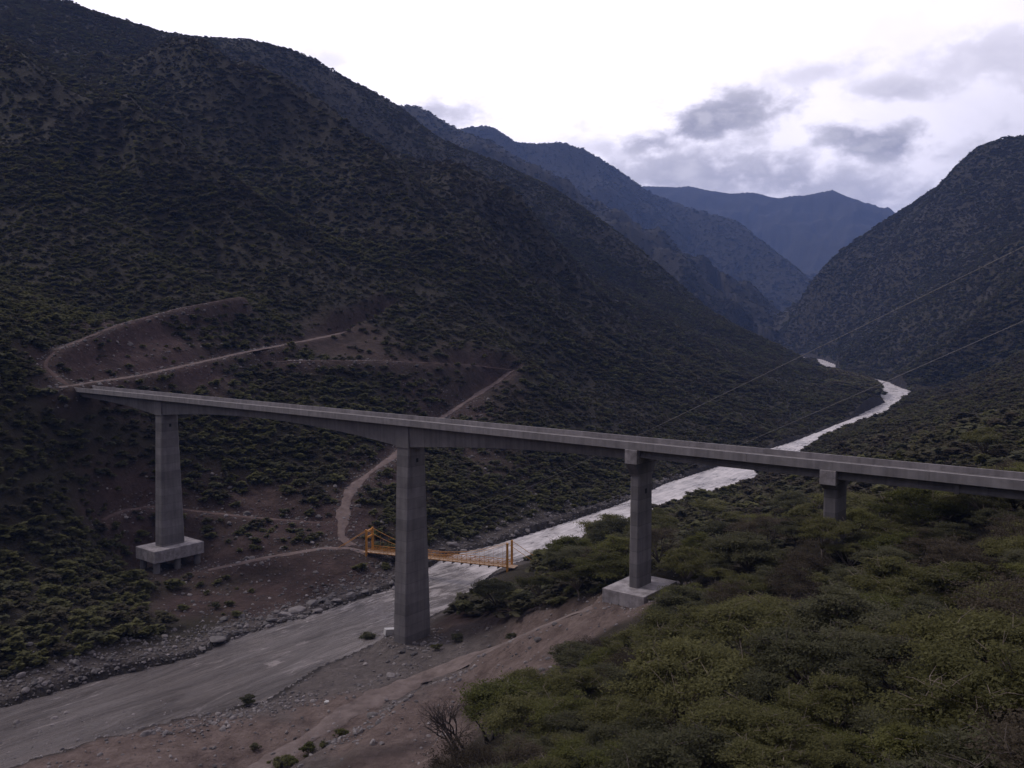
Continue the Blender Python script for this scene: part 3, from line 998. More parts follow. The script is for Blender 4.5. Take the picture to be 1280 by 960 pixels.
# ------------------------------------------------------------------ vegetation
def crown_arrays(seed, R, Hc, z0, lobes, n, leaf, flat=.42, hollow=.55, up=1.0):
    """leaf clusters spread through flattened lobes: returns verts, quads, lobe centres"""
    r = np.random.default_rng(seed)
    C, A = [], []
    ecc = r.uniform(.68, 1.0); off = r.normal(size=2) * R * .12; RX = []
    for i in range(lobes):
        q = math.sqrt(r.uniform(0, 1)); th = r.uniform(0, 2 * np.pi)
        rr = R * (.70 + .35 * r.uniform()) * q
        C.append((rr * math.cos(th) + off[0] * q, rr * math.sin(th) * ecc + off[1] * q, z0 + Hc * (1 - .80 * q * q) * r.uniform(.72, 1.08) + r.normal() * Hc * .12))
        A.append(R * (.11 + .27 * r.uniform() ** 1.6))
        t_ = r.uniform(0, np.pi); e_ = r.uniform(.55, 1.0); RX.append((math.cos(t_), math.sin(t_), e_))
    C = np.array(C); A = np.array(A); RX = np.array(RX)
    w = A ** 1.7; which = r.choice(lobes, n, p=w / w.sum())
    d = r.normal(size=(n, 3)); d[:, 2] = np.where(r.uniform(size=n) < .7, np.abs(d[:, 2]), d[:, 2]); d /= np.linalg.norm(d, axis=1)[:, None]
    rad_ = (hollow + (1 - hollow) * r.uniform(size=n) ** .5) * (1 + .25 * r.normal(size=n))
    L = d * (A[which] * rad_)[:, None] * np.array([1, 1, flat])
    ca, sa, ee = RX[which].T
    lx_ = L[:, 0] * 1.25; ly_ = L[:, 1] * ee
    P = C[which] + np.stack([lx_ * ca - ly_ * sa, lx_ * sa + ly_ * ca, L[:, 2]], -1)
    stray = r.uniform(size=n) < .10
    P = P + stray[:, None] * r.normal(size=(n, 3)) * np.array([.3, .3, .16]) * R * .28
    nn = d * np.array([1, 1, 1.4]) + r.normal(size=(n, 3)) * 1.0 + np.array([0, 0, 1.1 * up]); nn /= np.linalg.norm(nn, axis=1)[:, None]
    t = np.cross(nn, r.normal(size=(n, 3))); t /= np.linalg.norm(t, axis=1)[:, None] + 1e-9
    b = np.cross(nn, t)
    sz = leaf * (.45 + 1.2 * r.uniform(size=n) ** 2.2)[:, None]
    V = np.stack([P - t * sz, P - b * sz * .55, P + t * sz, P + b * sz * .55], 1).reshape(-1, 3)
    Q = np.arange(n * 4).reshape(n, 4)
    return V, Q, C


def trunk_mesh(seed, C, h0, r0, mat, n_lim=6, lean=.3):
    r = random.Random(seed)
    mb = MB()
    fork = Vector((r.uniform(-lean, lean), r.uniform(-lean, lean), h0))
    mid = fork * .5 + Vector((r.uniform(-.15, .15), r.uniform(-.15, .15), 0))
    mb.tube([(0, 0, -.5), mid, fork], [r0 * 1.25, r0 * .9, r0 * .75], 8)
    order = sorted(range(len(C)), key=lambda i: -np.hypot(C[i][0], C[i][1]))[:n_lim * 4:2] + [int(np.argmax(C[:, 2]))]
    for i in order:
        e = Vector(C[i]); m1 = fork.lerp(e, .35) + Vector((r.uniform(-.3, .3), r.uniform(-.3, .3), r.uniform(-.1, .35))); m2 = fork.lerp(e, .7) + Vector((r.uniform(-.3, .3), r.uniform(-.3, .3), r.uniform(0, .4)))
        mb.tube([fork, m1, m2, e], [r0 * .55, r0 * .36, r0 * .22, r0 * .06], 6)
        for _ in range(2):
            e2 = e + Vector((r.uniform(-1, 1), r.uniform(-1, 1), r.uniform(-.1, .5)))
            mb.tube([m2, m2.lerp(e2, .55) + Vector((0, 0, .15)), e2], [r0 * .18, r0 * .12, r0 * .04], 5)
    for _ in range(26):   # bare twigs that stick out of the crown
        c = Vector(C[r.randrange(len(C))]); d = Vector((r.uniform(-1, 1), r.uniform(-1, 1), r.uniform(-.15, .7))).normalized()
        b0 = c - d * .5; e = c + d * r.uniform(.7, 1.5) + Vector((0, 0, .1)); k = b0.lerp(e, .55) + Vector((r.uniform(-.2, .2), r.uniform(-.2, .2), r.uniform(-.1, .2)))
        mb.tube([b0, k, e], [r0 * .16, r0 * .11, r0 * .04], 4)
        e2 = k + Vector((d.y, -d.x, d.z + .2)) * r.uniform(.3, .7); mb.tube([k, e2], [r0 * .09, r0 * .03], 4)
    bmesh.ops.recalc_face_normals(mb.bm, faces=mb.bm.faces[:])
    me = bpy.data.meshes.new('trunk'); mb.bm.to_mesh(me); mb.bm.free(); me.materials.append(mat)
    for p in me.polygons: p.use_smooth = True
    return me


TREE_KINDS = []
spec = [('olive', 'olive green'), ('grey', 'grey green'), ('lime', 'bright yellow green'), ('brown', 'brown leafless-looking'), ('olive', 'olive green'), ('grey', 'dark grey green')]
for i, (mk, word) in enumerate(spec):
    for v in range(2):
        sd_ = 100 + i * 10 + v
        R = 3.6; n = {'lime': 26000, 'brown': 11000}.get(mk, 28000)
        V, Q, C = crown_arrays(sd_, R * (1 + .12 * (v - .5)), (2.3, 1.7, 2.0, 2.6, 1.5, 2.2)[i], (2.6, 2.9, 2.3, 2.8, 3.1, 2.2)[i], 40 + 8 * v, n, .086 if mk != 'brown' else .07, .34, .15)
        TREE_KINDS.append(dict(mat=mk, word=word, crown=mesh_np('crown', V, Q, M[mk]), trunk=trunk_mesh(sd_, C, 1.3, .16, M['bark' if i % 2 else 'palebark'])))
# bushes: no visible trunk height
BUSH_KINDS = []
for i, (mk, word) in enumerate([('olive', 'olive green'), ('grey', 'dark grey green'), ('lime', 'yellow green')]):
    V, Q, C = crown_arrays(300 + i, 1.6, 1.1, .35, 12, 3200, .14, .55)
    BUSH_KINDS.append(dict(mat=mk, word=word, crown=mesh_np('crown', V, Q, M[mk]), trunk=trunk_mesh(300 + i, C, .3, .08, M['bark'], 4, .1)))
# low detail prototypes for the far scrub (not placed themselves)
SCRUB = []
for i, (mk, n, leaf) in enumerate([('scrub', 420, .34), ('scrub', 480, .32), ('scrub', 360, .36), ('olive', 420, .34), ('brown', 300, .30), ('grey', 420, .34)]):
    V, Q, C = crown_arrays(400 + i, 1.55, .95, .25, 12, n + 120, leaf, .5, .4, 3.2)
    m = mesh_np('scrub_crown', V, Q, M[mk])
    SCRUB.append(bpy.data.objects.new('scrub_crown', m))

# ---- choose tree positions
def scatter(n, r0, r1, a0, a1, seed):
    r = np.random.default_rng(seed)
    rr = np.sqrt(r.uniform(r0 * r0, r1 * r1, n)); aa = np.radians(r.uniform(a0, a1, n))
    return rr * np.sin(aa), rr * np.cos(aa)


def thin(x, y, dist, order):
    """greedy minimum spacing"""
    cell = {}; keepi = []
    for i in order:
        d = dist[i]; cx, cy = int(x[i] // 4), int(y[i] // 4); ok = True
        k = int(d // 4) + 1
        for gx_ in range(cx - k, cx + k + 1):
            for gy_ in range(cy - k, cy + k + 1):
                for j in cell.get((gx_, gy_), ()):
                    if (x[i] - x[j]) ** 2 + (y[i] - y[j]) ** 2 < (.5 * (d + dist[j])) ** 2: ok = False; break
                if not ok: break
            if not ok: break
        if ok:
            cell.setdefault((cx, cy), []).append(i); keepi.append(i)
    return np.array(keepi)


bs = lambda x, y: ((x - O_.x) * D_.x + (y - O_.y) * D_.y, (x - O_.x) * T_.x + (y - O_.y) * T_.y)
x, y = scatter(60000, 34, 430, -36, 36, 1)
z, sd, rd, so, gr = ground_grid(x, y)
right = x > np.interp(y, [0, 60, 100, 118, 150, 162, 172, 180, 190, 200, 212, 232, 245, 275, 330, 420, 500], [-6, -7, -4, 3, 16, 27, 14, 6, -2, -9, -15, -14, -6, 3, 35, 111, 159])
s_, t_ = bs(x, y)
# keep the line of sight to the pier footing and the deck ends clear
px_, py_ = project(x, y, z)
clear = np.ones(len(x), bool)
for (sc, r) in ((S['P3'], 9.5), (S['P4'], 3.5)):
    clear &= np.hypot(s_ - sc, t_ - W / 2) > r
clear &= ~((t_ > -3) & (t_ < W + 3) & (z > 40))

okr = right & (sd > 2.5) & (rd > 2.5) & clear
rxx, ryy, rzz = x[okr], y[okr], z[okr]
tx_, ty_ = project(rxx, ryy, rzz + 5.5)
ok = ~((tx_ > 728) & (tx_ < 838) & (ty_ < 776) & (ryy < 163)) & ~((tx_ > 640) & (tx_ < 745) & (ty_ < np.interp(tx_, [640, 700, 745], [862, 806, 775])) & (ryy < 160))
ok &= ~((tx_ > 535) & (tx_ < 640) & (ty_ < 935) & (ryy < 125))
rxx, ryy, rzz = rxx[ok], ryy[ok], rzz[ok]
size = np.clip(np.random.default_rng(2).normal(1.0, .24, len(rxx)), .55, 1.5)
size *= np.interp(np.hypot(rxx, ryy), [40, 70, 150, 300], [.8, .95, 1.0, 1.0])
size *= 1 + .35 * np.random.default_rng(71).normal(size=len(size)).clip(-1.2, 1.6)
size *= np.interp(sd[okr][ok], [2, 14], [.5, 1]) if len(sd[okr][ok]) == len(size) else 1
gx_, gy_ = project(rxx, ryy, rzz)
low = (gx_ > 540) & (gx_ < 672) & (ryy < 268)
cap_ = (gy_ - 724) * ryy / 1100 / 5.3
size = np.where(low, np.minimum(size, np.maximum(cap_, 0)), size)
print('low trees', int((low & (size > .22)).sum()))
okc = size > .22
rxx, ryy, rzz, size = rxx[okc], ryy[okc], rzz[okc], size[okc]
keepi = thin(rxx, ryy, 3.3 * size, np.arange(len(rxx)))
rxx, ryy, rzz, rsz = rxx[keepi], ryy[keepi], rzz[keepi], size[keepi]
# no crown may rise in front of the deck
pxt, pyt = project(rxx, ryy, rzz + 6.0 * rsz)
deck_bottom = 400 + 84 + .0983 * (pxt - 90) + 3.2 * 1100 / np.maximum(60, ryy) * .9
front = (ryy < 1.0e9) & (bs(rxx, ryy)[1] < 0)
lim = (deck_bottom - pyt)
rsz = np.where(front & (lim > 0), rsz * np.clip(1 - lim * ryy / 1100 / 6.0, .3, 1), rsz)
ok = ~(front & (lim > 0) & (rsz < .45))
rxx, ryy, rzz, rsz = rxx[ok], ryy[ok], rzz[ok], rsz[ok]

# left bank trees
x, y = scatter(9000, 150, 420, -36, 8, 5)
z, sd, rd, so, gr = ground_grid(x, y)
s_, t_ = bs(x, y)
leftb = (x < np.interp(y, [150, 172, 200, 235, 260, 300, 330, 400], [-110, -104, -82, -70, -60, -25, 10, 70]))
okl = leftb & (sd > 7) & (rd > 3) & (np.random.default_rng(9).uniform(size=len(x)) > so * 1.25) & (np.hypot(s_ - S['P1'], t_ - W / 2) > 12)
lx, ly, lz = x[okl], y[okl], z[okl]
lsz = np.clip(np.random.default_rng(12).normal(.62, .16, len(lx)), .3, 1.0) * np.where((lx < -85) & (ly < 240), 1.25, 1)
lkeep = ~((project(lx, ly, lz)[0] > 185) & (project(lx, ly, lz)[0] < 470) & (project(lx, ly, lz)[1] > 690) & (np.random.default_rng(14).uniform(size=len(lx)) < .9))
lx, ly, lz, lsz = lx[lkeep], ly[lkeep], lz[lkeep], lsz[lkeep]
keepi = thin(lx, ly, 4.6 * lsz, np.arange(len(lx)))
lx, ly, lz, lsz = lx[keepi], ly[keepi], lz[keepi], lsz[keepi]

AX = np.concatenate([rxx, lx]); AY = np.concatenate([ryy, ly]); AZ = np.concatenate([rzz, lz]); AS = np.concatenate([rsz, lsz]); AR = np.concatenate([np.ones(len(rxx), bool), np.zeros(len(lx), bool)])
ppx, ppy = project(AX, AY, AZ + 3 * AS)
vis = (ppx > -90) & (ppx < 1370) & (ppy < 1060)
app = AS / np.hypot(AX, AY) * vis
ind = np.argsort(-app)[:290]
rest = np.setdiff1d(np.arange(len(AX)), ind)

trng = random.Random(21)


def place_words(px, py, right_side):
    if right_side:
        if px < 770 and py < 790: return 'on the bank between footbridge and square footing'
        if px < 700: return 'along the edge of the dirt pad' if py < 900 else 'at the bottom edge beside the dirt pad'
        if px < 850 and py < 720: return 'by the river behind the square-footed pier'
        if py < 600: return 'above and beyond the bridge deck'
        if py < 690:
            return 'left of the shortest pier' if px < 1030 else 'right of the shortest pier under the deck'
        if py < 760: return 'right of the square footing' if px < 960 else 'below the shortest pier' if px < 1120 else 'below the right bridge end'
        if py < 850: return 'below the square footing' if px < 880 else 'midway down below the shortest pier' if px < 1100 else 'at the right edge, midway down'
        return 'at the bottom edge right of the bare trees' if px < 860 else 'at the bottom edge under the shortest pier' if px < 1090 else 'in the bottom right corner'
    if py > 740: return 'low on the far bank above the cobbles'
    if py > 660: return 'level with the piled footing near the left edge' if px < 170 else 'near the riverside road beside the piled footing'
    if py > 580: return 'at the left edge beside the tapering far pier' if px < 190 else 'behind the tapering far pier' if px < 330 else 'near the winding haul road behind the bridge'
    return 'under the left bridge end' if px < 220 else 'on the far hillside above the haul road'


def new_thing(name, kindd, x, y, z, s, label, cat, group):
    r = empty(name, (x, y, z - .1))
    r.scale = (s, s, s * trng.uniform(.85, 1.12))
    r.rotation_euler = (0, 0, trng.uniform(0, 6.28))
    c = obj('crown', kindd['crown'], r)
    t = obj('trunk', kindd['trunk'], r)
    tag(r, label, cat, group)
    return r


krng = np.random.default_rng(33)
hue_n = fbm(AX / 14, AY / 14, 2) + .35 * krng.normal(size=len(AX))
for i in ind:
    h = hue_n[i]
    if AR[i]:
        kk = 'lime' if h > .42 else 'brown' if h < -.42 else 'olive' if h > 0.0 else 'grey'
    else:
        kk = 'brown' if h < -.5 else 'olive' if h > .35 else 'grey'
    K = trng.choice([t for t in TREE_KINDS if t['mat'] == kk])
    word = {'lime': 'bright yellow-green', 'brown': 'brownish dry', 'olive': 'olive-green', 'grey': 'dark grey-green'}[kk]
    szw = 'large' if AS[i] > 1.05 else 'small' if AS[i] < .7 else 'mid-sized'
    pw = place_words(ppx[i], ppy[i], AR[i])
    new_thing('tree', K, AX[i], AY[i], AZ[i], AS[i], f'{szw} {word} spreading tree {pw}', 'tree', f'{word} trees {pw}')

# bushes on the gravel and along the tracks
for px, py, Yd, s, k, lab in [
    (312, 890, 168, 1.25, 1, 'round dark bush alone on the cobble bar in the shallow water'),
    (135, 886, 172, 1.0, 0, 'ragged bush on the mud at the left edge of the water'),
    (460, 806, 206, 1.7, 1, 'low wide bush on the gravel left of the tallest pier'),
    (640, 800, 174, .9, 1, 'small flat bush in the middle of the haul track'),
    (345, 945, 144, 1.5, 0, 'green bush beside the track at the bottom edge'),
    (385, 930, 147, 1.1, 2, 'pale green bush beside the track next to the bottom edge bush'),
    (425, 910, 152, .8, 2, 'small yellowish bush on the rubble berm between the two tracks'),
    (570, 795, 190, 1.2, 1, 'dark bush right of the foot of the tallest pier'),
    (548, 800, 188, .9, 0, 'small bush against the rubble at the foot of the tallest pier'),
    (270, 765, 225, 1.1, 1, 'dark bush among stones below the piled footing'),
    (318, 938, 150, .7, 1, 'small dark bush left of the green bush by the track'),
    (365, 952, 142, 1.0, 2, 'yellow-green bush nearest the bottom edge by the track'),
    (405, 921, 149, .6, 0, 'knee-high bush between the pale green bush and the rubble berm'),
    (20, 912, 166, .9, 0, 'low bush on the mud in the lower left corner'),
    (60, 902, 168, .7, 1, 'smaller low bush beside the lower left corner bush'),
    (440, 790, 212, .9, 1, 'ragged bush at the water left of the low wide bush'),
    (428, 812, 200, .7, 0, 'thin bush on the gravel spit in the water')]:
    p = at(px, py, Yd)
    new_thing('bush', BUSH_KINDS[k], p[0], p[1], ground_cache(p[0], p[1]), s, lab, 'bush', None)

# bare tree at the edge of the work pad
def bare_tree(loc, scale, label, seed):
    r = random.Random(seed)
    root = empty('bare_tree', loc); root.scale = (scale,) * 3
    mb = MB(); tw = MB()
    def grow(p, d, L, rad_, depth, m):
        q = p + d * L * .5 + Vector((r.uniform(-.1, .1), r.uniform(-.1, .1), 0)) * L; e = q + (d + Vector((r.uniform(-.3, .3), r.uniform(-.3, .3), .1))).normalized() * L * .5
        m.tube([p, q, e], [rad_, rad_ * .85, rad_ * .7], 6 if depth < 3 else 4)
        if depth >= 6: return
        for _ in range(2 if depth < 2 or depth > 3 else 3):
            nd = (d + Vector((r.uniform(-.9, .9), r.uniform(-.9, .9), r.uniform(-.25, .5)))).normalized()
            grow(e, nd, L * r.uniform(.62, .86), rad_ * .62, depth + 1, tw if depth >= 2 else mb)
    for k in range(3):
        grow(Vector((k * .25 - .25, 0, -.3)), Vector((r.uniform(-.5, .5), r.uniform(-.4, .4), 1)).normalized(), 1.9, .22, 0, mb)
    mb.build('trunk', M['bark'], root, True); tw.build('crown', M['bark'], root)
    tag(root, label, 'tree')


p = at(578, 940, 108); bare_tree((p[0], p[1], ground_cache(p[0], p[1])), 1.4, 'bare tree with dark twisted stems at the edge of the dirt pad', 3)
p = at(612, 905, 116); bare_tree((p[0], p[1], ground_cache(p[0], p[1])), 1.2, 'bare branching tree right behind the bare tree at the dirt pad', 8)


# ---- stuff: scrub over all the hillsides, cobbles
def gn_scatter(name, P, scale, rot, var, protos, label, cat):
    me = bpy.data.meshes.new(name)
    n = len(P)
    me.vertices.add(n); me.vertices.foreach_set('co', np.asarray(P, np.float32).ravel())
    for nm, ty, a in (('scl', 'FLOAT', scale), ('rot', 'FLOAT', rot), ('var', 'INT', var)):
        at_ = me.attributes.new(nm, ty, 'POINT'); at_.data.foreach_set('value', np.asarray(a, np.float32 if ty == 'FLOAT' else np.int32))
    o = obj(name, me)
    ng = bpy.data.node_groups.new(name, 'GeometryNodeTree')
    ng.interface.new_socket('Geometry', in_out='INPUT', socket_type='NodeSocketGeometry')
    ng.interface.new_socket('Geometry', in_out='OUTPUT', socket_type='NodeSocketGeometry')
    gi = ng.nodes.new('NodeGroupInput'); go = ng.nodes.new('NodeGroupOutput')
    m2p = ng.nodes.new('GeometryNodeMeshToPoints'); iop = ng.nodes.new('GeometryNodeInstanceOnPoints')
    g2i = ng.nodes.new('GeometryNodeGeometryToInstance')
    for p in reversed(protos):
        oi = ng.nodes.new('GeometryNodeObjectInfo'); oi.inputs['Object'].default_value = p
        ng.links.new(oi.outputs['Geometry'], g2i.inputs[0])
    def attr(nm, ty):
        a = ng.nodes.new('GeometryNodeInputNamedAttribute'); a.data_type = ty; a.inputs['Name'].default_value = nm
        return a.outputs['Attribute']
    cx = ng.nodes.new('ShaderNodeCombineXYZ'); ng.links.new(attr('rot', 'FLOAT'), cx.inputs['Z'])
    e2r = ng.nodes.new('FunctionNodeEulerToRotation'); ng.links.new(cx.outputs[0], e2r.inputs[0])
    ng.links.new(gi.outputs[0], m2p.inputs['Mesh']); ng.links.new(m2p.outputs[0], iop.inputs['Points'])
    ng.links.new(g2i.outputs[0], iop.inputs['Instance']); iop.inputs['Pick Instance'].default_value = True
    ng.links.new(attr('var', 'INT'), iop.inputs['Instance Index']); ng.links.new(e2r.outputs[0], iop.inputs['Rotation'])
    ng.links.new(attr('scl', 'FLOAT'), iop.inputs['Scale'])
    ng.links.new(iop.outputs[0], go.inputs[0])
    md = o.modifiers.new('scatter', 'NODES'); md.node_group = ng
    tag(o, label, cat, None, 'stuff')
    return o


PX, PY, PZ, PS = [], [], [], []
def add_pts(x, y, z, s):
    PX.append(x); PY.append(y); PZ.append(z); PS.append(s)


add_pts(AX[rest], AY[rest], AZ[rest], AS[rest] * 2.05)
for (n, r0, r1, a0, a1, sd_, sz, sig, thr) in [(56000, 170, 620, -37, 37, 41, .84, .40, .62), (130000, 560, 1250, -37, 37, 42, 1.05, .45, .62), (150000, 1150, 2300, -37, 37, 43, 1.3, .4, .6), (60000, 2200, 5600, -14, 26, 44, 2.3, .35, .6)]:
    x, y = scatter(n, r0, r1, a0, a1, sd_)
    z, sd, rd, so, gr = ground_grid(x, y)
    rr = np.random.default_rng(sd_ + 500)
    dens = .85 + .40 * fbm(x / 60, y / 60, 4) - so * .85 - .45 * np.clip(gully(x, y) - .25, -.3, .6)
    isr = x > np.interp(y, [0, 60, 100, 118, 150, 168, 185, 215, 245, 275, 330, 420, 500, 900], [-12, -12, -7, 2, 16, 24, 18, -8, -4, 4, 36, 112, 160, 430])
    dens = np.where(isr & (y < 430), 0, np.where(isr, 1.3, dens))
    ok = (rr.uniform(size=n) < dens) & (sd > np.where(y > 330, 2.5, 6)) & (rd > 2.0) & (y > 120)
    # nothing on the gravel flat
    qx, qy = project(x, y, z)
    ok &= ~((qx > 185) & (qx < 470) & (qy > 690) & (rr.uniform(size=n) < .85))
    ok &= ~((x > -110) & (y < 215) & ~isr & (x > np.interp(y, [150, 172, 200, 235], [-110, -104, -82, -70])))
    s_, t_ = bs(x, y)
    ok &= ~((np.hypot(s_ - S['P1'], t_ - W / 2) < 12))
    ok &= ~((t_ > -2) & (t_ < W + 2) & (s_ > S['A1'] - 5) & (s_ < S['A1'] + 12))
    x, y, z = x[ok], y[ok], z[ok]
    s = sz * np.clip(rr.normal(1, sig, len(x)), .4, 2.0) * (1 + .45 * fbm(x / 70, y / 70, 3))
    if r0 > 300: s = np.where(isr[ok], s * 1.25, s)
    s = np.where((y > 840) & (y < 1260) & (sd[ok] < 45) & ~isr[ok] & (x < 520), np.maximum(s, 2.6) * 1.6, s)
    add_pts(x, y, z - .1, s)
PX, PY, PZ, PS = map(np.concatenate, (PX, PY, PZ, PS))
qr = np.random.default_rng(77)
hv = fbm(PX / 45, PY / 45, 3) + .4 * qr.normal(size=len(PX))
hv = hv - 1.1 * sstep(.3, .75, gully(PX, PY)) * (PY > 350) * qr.uniform(size=len(PX)) + .0
hv = hv + .6 * sstep(420, 250, np.hypot(PX + 230, PY - 430))
var = np.where(hv > .45, 3, np.where(hv < -.5, 4, np.where(qr.uniform(size=len(PX)) < .25, 5, qr.integers(0, 3, len(PX)))))
print('scrub instances', len(PX), 'trees', len(ind), 'cand', len(AX))
gn_scatter('hillside_scrub', np.stack([PX, PY, PZ], -1), PS, qr.uniform(0, 6.28, len(PX)), var, SCRUB, 'dark scrub and low trees covering the valley sides', 'scrub')

# cobbles along the banks, on the bar and on the berms
cx_, cy_, cs_ = [], [], []
x, y = scatter(170000, 130, 430, -37, 20, 61)
z, sd, rd, so, gr = ground_grid(x, y)
rr = np.random.default_rng(62)
leftside = x < np.interp(y, [130, 172, 232, 300, 420], [-100, -85, -26, 5, 95])
d = np.where(leftside, sstep(17, 3, sd) * np.where(y < 262, 1.0, .5), sstep(5, 0, sd) * .25) * (sd > -.4)
bar = sstep(1, .3, np.hypot(((x + 52) * .83 + (y - 163) * .55) / 24, ((x + 52) * -.55 + (y - 163) * .83) / 6.5 + .25 * fbm(x / 6, y / 6, 2))) * 1.0
berm = np.zeros_like(x)
bd, _ = seg_dist(x, y, [at(420, 925, 146), at(470, 890, 155), at(520, 858, 165), at(590, 835, 168)])
berm = sstep(4.5, .5, bd) * .8
bd2, _ = seg_dist(x, y, [at(300, 900, 160), at(390, 880, 164), at(470, 850, 176), at(520, 825, 184)])
berm = np.maximum(berm, sstep(3.0, .3, bd2) * .5)
pd = pad_mask(x, y)
slope = np.maximum((so > .30) * .09 * leftside + .22 * leftside * (rd > -.3) * sstep(5, 1, rd), .10 * (pd > .2) * (rd > 0))
s3, t3 = bs(x, y)
slope = np.maximum(slope, .09 * (gr > .4) * (y < 245) * (sd > .2) * ~leftside)
slope = np.maximum(slope, .30 * (np.hypot(s3 - S['P3'], t3 - W / 2) < 10.5) + .5 * (np.hypot(s3, t3 - W / 2) < 7.5))
u = rr.uniform(size=len(x))
ok = (u < np.maximum(np.maximum(d, bar * (sd > -2)), np.maximum(berm, slope)))
x, y, z = x[ok], y[ok], z[ok]
big = np.where(leftside[ok], .28, .24)
s = big * np.exp(.55 * rr.normal(size=len(x)))
print('cobbles', len(x))
ROCKO = [bpy.data.objects.new('cobble', m) for m in ROCKS_LO]
for m in ROCKS_LO:
    m = m.copy(); m.materials.clear(); m.materials.append(M['palerock']); ROCKO.append(bpy.data.objects.new('cobble', m))
gn_scatter('cobbles', np.stack([x, y, np.maximum(z, -.1) + .05], -1), np.clip(s, .12, 1.5), rr.uniform(0, 6.28, len(x)), rr.integers(0, 4, len(x)) + np.where(leftside[ok] & (rr.uniform(size=len(x)) < .85), 0, 4), ROCKO, 'grey cobbles and rubble along the river banks', 'cobbles')

# ------------------------------------------------------------------ haze
hz = MB()
hz.hexa([(-12800, -12800, -6), (12800, -12800, -6), (12800, 12800, -6), (-12800, 12800, -6), (-12800, -12800, 1500), (12800, -12800, 1500), (12800, 12800, 1500), (-12800, 12800, 1500)])
hm = bpy.data.materials.new('valley_haze'); hm.use_nodes = True
nt = hm.node_tree
for n in list(nt.nodes):
    if n.type != 'OUTPUT_MATERIAL': nt.nodes.remove(n)
pv = nt.nodes.new('ShaderNodeVolumePrincipled')
pv.inputs['Color'].default_value = (.29, .45, .96, 1)
pv.inputs['Density'].default_value = 7.5e-5
nt.links.new(pv.outputs[0], nt.nodes['Material Output'].inputs['Volume'])
ho = hz.build('haze', hm)
tag(ho, kind='stuff')

# ------------------------------------------------------------------ sky and sun
world = bpy.data.worlds.new('World'); scene.world = world
world.use_nodes = True
nt = world.node_tree
bg = nt.nodes['Background']
SUN_EL, SUN_AZ = math.radians(46), math.radians(-68)   # azimuth measured from +Y towards +X
sky = nt.nodes.new('ShaderNodeTexSky'); sky.sky_type = 'NISHITA'; sky.sun_disc = False
sky.sun_elevation = SUN_EL; sky.sun_rotation = SUN_AZ
sky.air_density = 1.0; sky.dust_density = 2.0
tc = nt.nodes.new('ShaderNodeTexCoord'); D = tc.outputs['Generated']


def dirv(px, py):
    v = Vector(at(px, py, 1000)) - Vector((0, 0, CZ)); return v.normalized()


def vmath(op, a, b=None):
    n = nt.nodes.new('ShaderNodeVectorMath'); n.operation = op
    for i, v in enumerate((a, b)):
        if v is None: continue
        if isinstance(v, (tuple, Vector)): n.inputs[i].default_value = tuple(v)
        else: nt.links.new(v, n.inputs[i])
    return n


def mapr(v, a, b, c=0.0, d=1.0, smooth=True):
    n = nt.nodes.new('ShaderNodeMapRange')
    if smooth: n.interpolation_type = 'SMOOTHSTEP'
    nt.links.new(v, n.inputs['Value'])
    for k, q in zip(('From Min', 'From Max', 'To Min', 'To Max'), (a, b, c, d)): n.inputs[k].default_value = q
    return n.outputs[0]


sp = nt.nodes.new('ShaderNodeSeparateXYZ'); nt.links.new(D, sp.inputs[0])
# overcast layer: thin and bright towards the hidden sun, thicker and darker away from it
gl = vmath('DOT_PRODUCT', D, dirv(520, 20)).outputs['Value']
lum = math_n(nt, 'ADD', mapr(gl, -.4, .75, .32, .52), mapr(gl, .62, .97, 0, .72))
wsc = nt.nodes.new('ShaderNodeMapping'); wsc.inputs['Scale'].default_value = (1, 1, 1.7); nt.links.new(D, wsc.inputs['Vector'])
cn = noise(nt, 3.2, 8, .62, wsc.outputs[0], .3)
lum = math_n(nt, 'MULTIPLY', lum, mapr(cn, .3, .7, .90, 1.08))
ov = nt.nodes.new('ShaderNodeCombineColor')
for ch, k in (('Red', 1.0), ('Green', .93), ('Blue', 1.03)):
    nt.links.new(math_n(nt, 'MULTIPLY', lum, k), ov.inputs[ch])
skyc = mix_c(nt, 1.0, sky.outputs[0], (.07, .07, .07), 'MULTIPLY')
base = mix_c(nt, .86, skyc, ov.outputs[0])
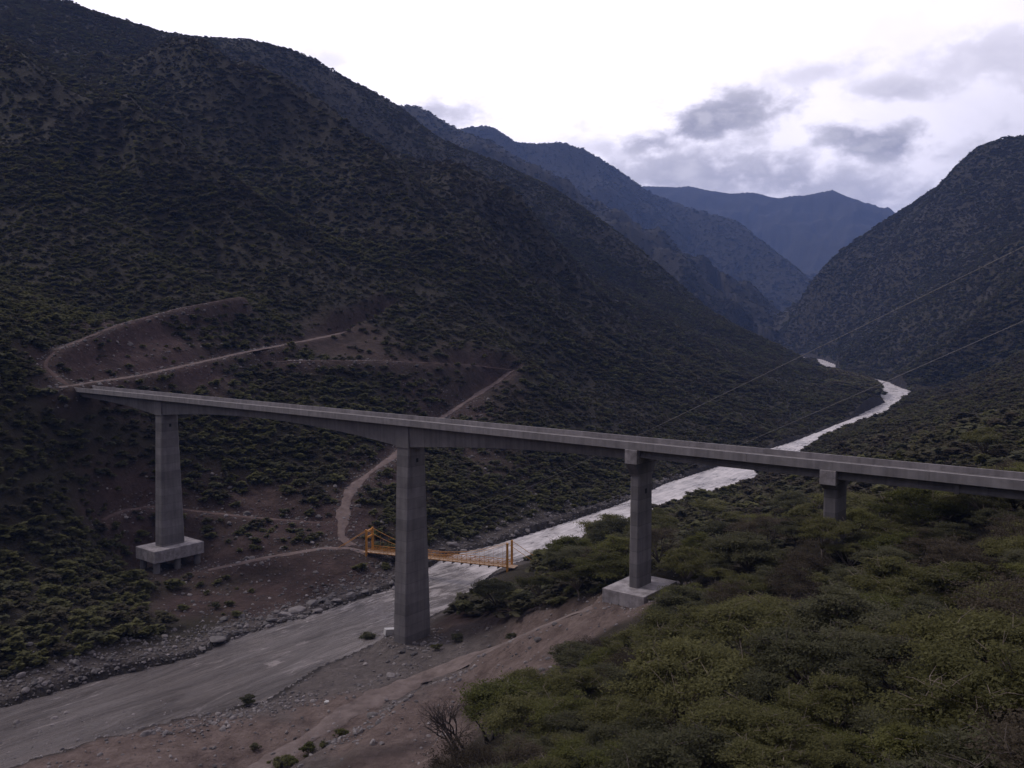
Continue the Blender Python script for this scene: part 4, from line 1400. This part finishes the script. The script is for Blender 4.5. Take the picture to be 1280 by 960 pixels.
# individual darker clouds
fine = noise(nt, 21, 9, .60, wsc.outputs[0], .15)
fine2 = noise(nt, 7, 8, .6, wsc.outputs[0], .2)
dens = None
for (px, py, rx, ry, tilt, amt) in [(895, 148, 135, 36, -.22, 1.0), (810, 178, 90, 28, -.12, .85), (1105, 177, 100, 34, .05, 1.0), (920, 222, 290, 56, .06, .80), (1050, 242, 180, 50, .1, .75), (1125, 112, 80, 22, -.1, .6),
                                    (1020, 92, 95, 20, -.25, .42), (1240, 70, 170, 36, -.2, .42), (540, 138, 70, 30, .0, .7), (415, 76, 45, 18, 0, .35), (760, 190, 100, 34, 0, .5), (1215, 190, 60, 18, 0, .35), (-500, 100, 300, 80, 0, .6), (1800, 100, 300, 90, 0, .7), (1500, 200, 220, 50, 0, .6)]:
    c = dirv(px, py); e = dirv(px + 10, py + 10 * tilt); e = (e - c * e.dot(c)).normalized(); up = c.cross(e)
    du = vmath('DOT_PRODUCT', D, e).outputs['Value']; dv = vmath('DOT_PRODUCT', D, up).outputs['Value']; dc = vmath('DOT_PRODUCT', D, c).outputs['Value']
    fx = math_n(nt, 'DIVIDE', du, rx / F); fy = math_n(nt, 'DIVIDE', dv, ry / F)
    r2 = math_n(nt, 'SQRT', math_n(nt, 'ADD', math_n(nt, 'MULTIPLY', fx, fx), math_n(nt, 'MULTIPLY', fy, fy)))
    v = math_n(nt, 'SUBTRACT', 1.05, r2)
    v = math_n(nt, 'ADD', v, math_n(nt, 'MULTIPLY', math_n(nt, 'SUBTRACT', fine, .5), 2.6))
    v = math_n(nt, 'ADD', v, math_n(nt, 'MULTIPLY', math_n(nt, 'SUBTRACT', fine2, .5), 1.6))
    v = math_n(nt, 'MULTIPLY', mapr(v, .05, .95, 0, amt), mapr(dc, .5, .6))
    dens = v if dens is None else math_n(nt, 'MAXIMUM', dens, v)
ccol = ramp(nt, [(0.34, (.215, .205, .265)), (0.5, (.32, .305, .365)), (0.66, (.50, .475, .53))], fine)
full = mix_c(nt, dens, base, ccol)
# below the horizon: dark ground colour
full = mix_c(nt, mapr(sp.outputs['Z'], -.06, 0.0, 1, 0), full, (.05, .045, .045))
nt.links.new(full, bg.inputs['Color'])
bg.inputs['Strength'].default_value = 1.0

sl = bpy.data.lights.new('sun', 'SUN'); sl.energy = 1.05; sl.angle = math.radians(13); sl.color = (1.0, .95, .92)
so_ = bpy.data.objects.new('sun', sl); COL.objects.link(so_)
sv = Vector((math.sin(SUN_AZ) * math.cos(SUN_EL), math.cos(SUN_AZ) * math.cos(SUN_EL), math.sin(SUN_EL)))
so_.rotation_euler = (-sv).to_track_quat('-Z', 'Y').to_euler()
so_.location = sv * 3000

# ------------------------------------------------------------------ camera
cam = bpy.data.cameras.new('camera'); co = bpy.data.objects.new('camera', cam); COL.objects.link(co)
cam.sensor_width = 36; cam.lens = 36 * F / 1280; cam.clip_end = 40000; cam.clip_start = .5
co.location = (0, 0, CZ); co.rotation_euler = (math.pi / 2 - PITCH, 0, 0)
scene.camera = co
scene.view_settings.view_transform = 'Standard'; scene.view_settings.look = 'None'
scene.view_settings.exposure = .60; scene.view_settings.gamma = 1; scene.view_settings.use_curve_mapping = False
scene.cycles.max_bounces = 5; scene.cycles.diffuse_bounces = 3; scene.cycles.volume_bounces = 1; scene.cycles.transmission_bounces = 3; scene.cycles.transparent_max_bounces = 4
scene.cycles.use_denoising = True
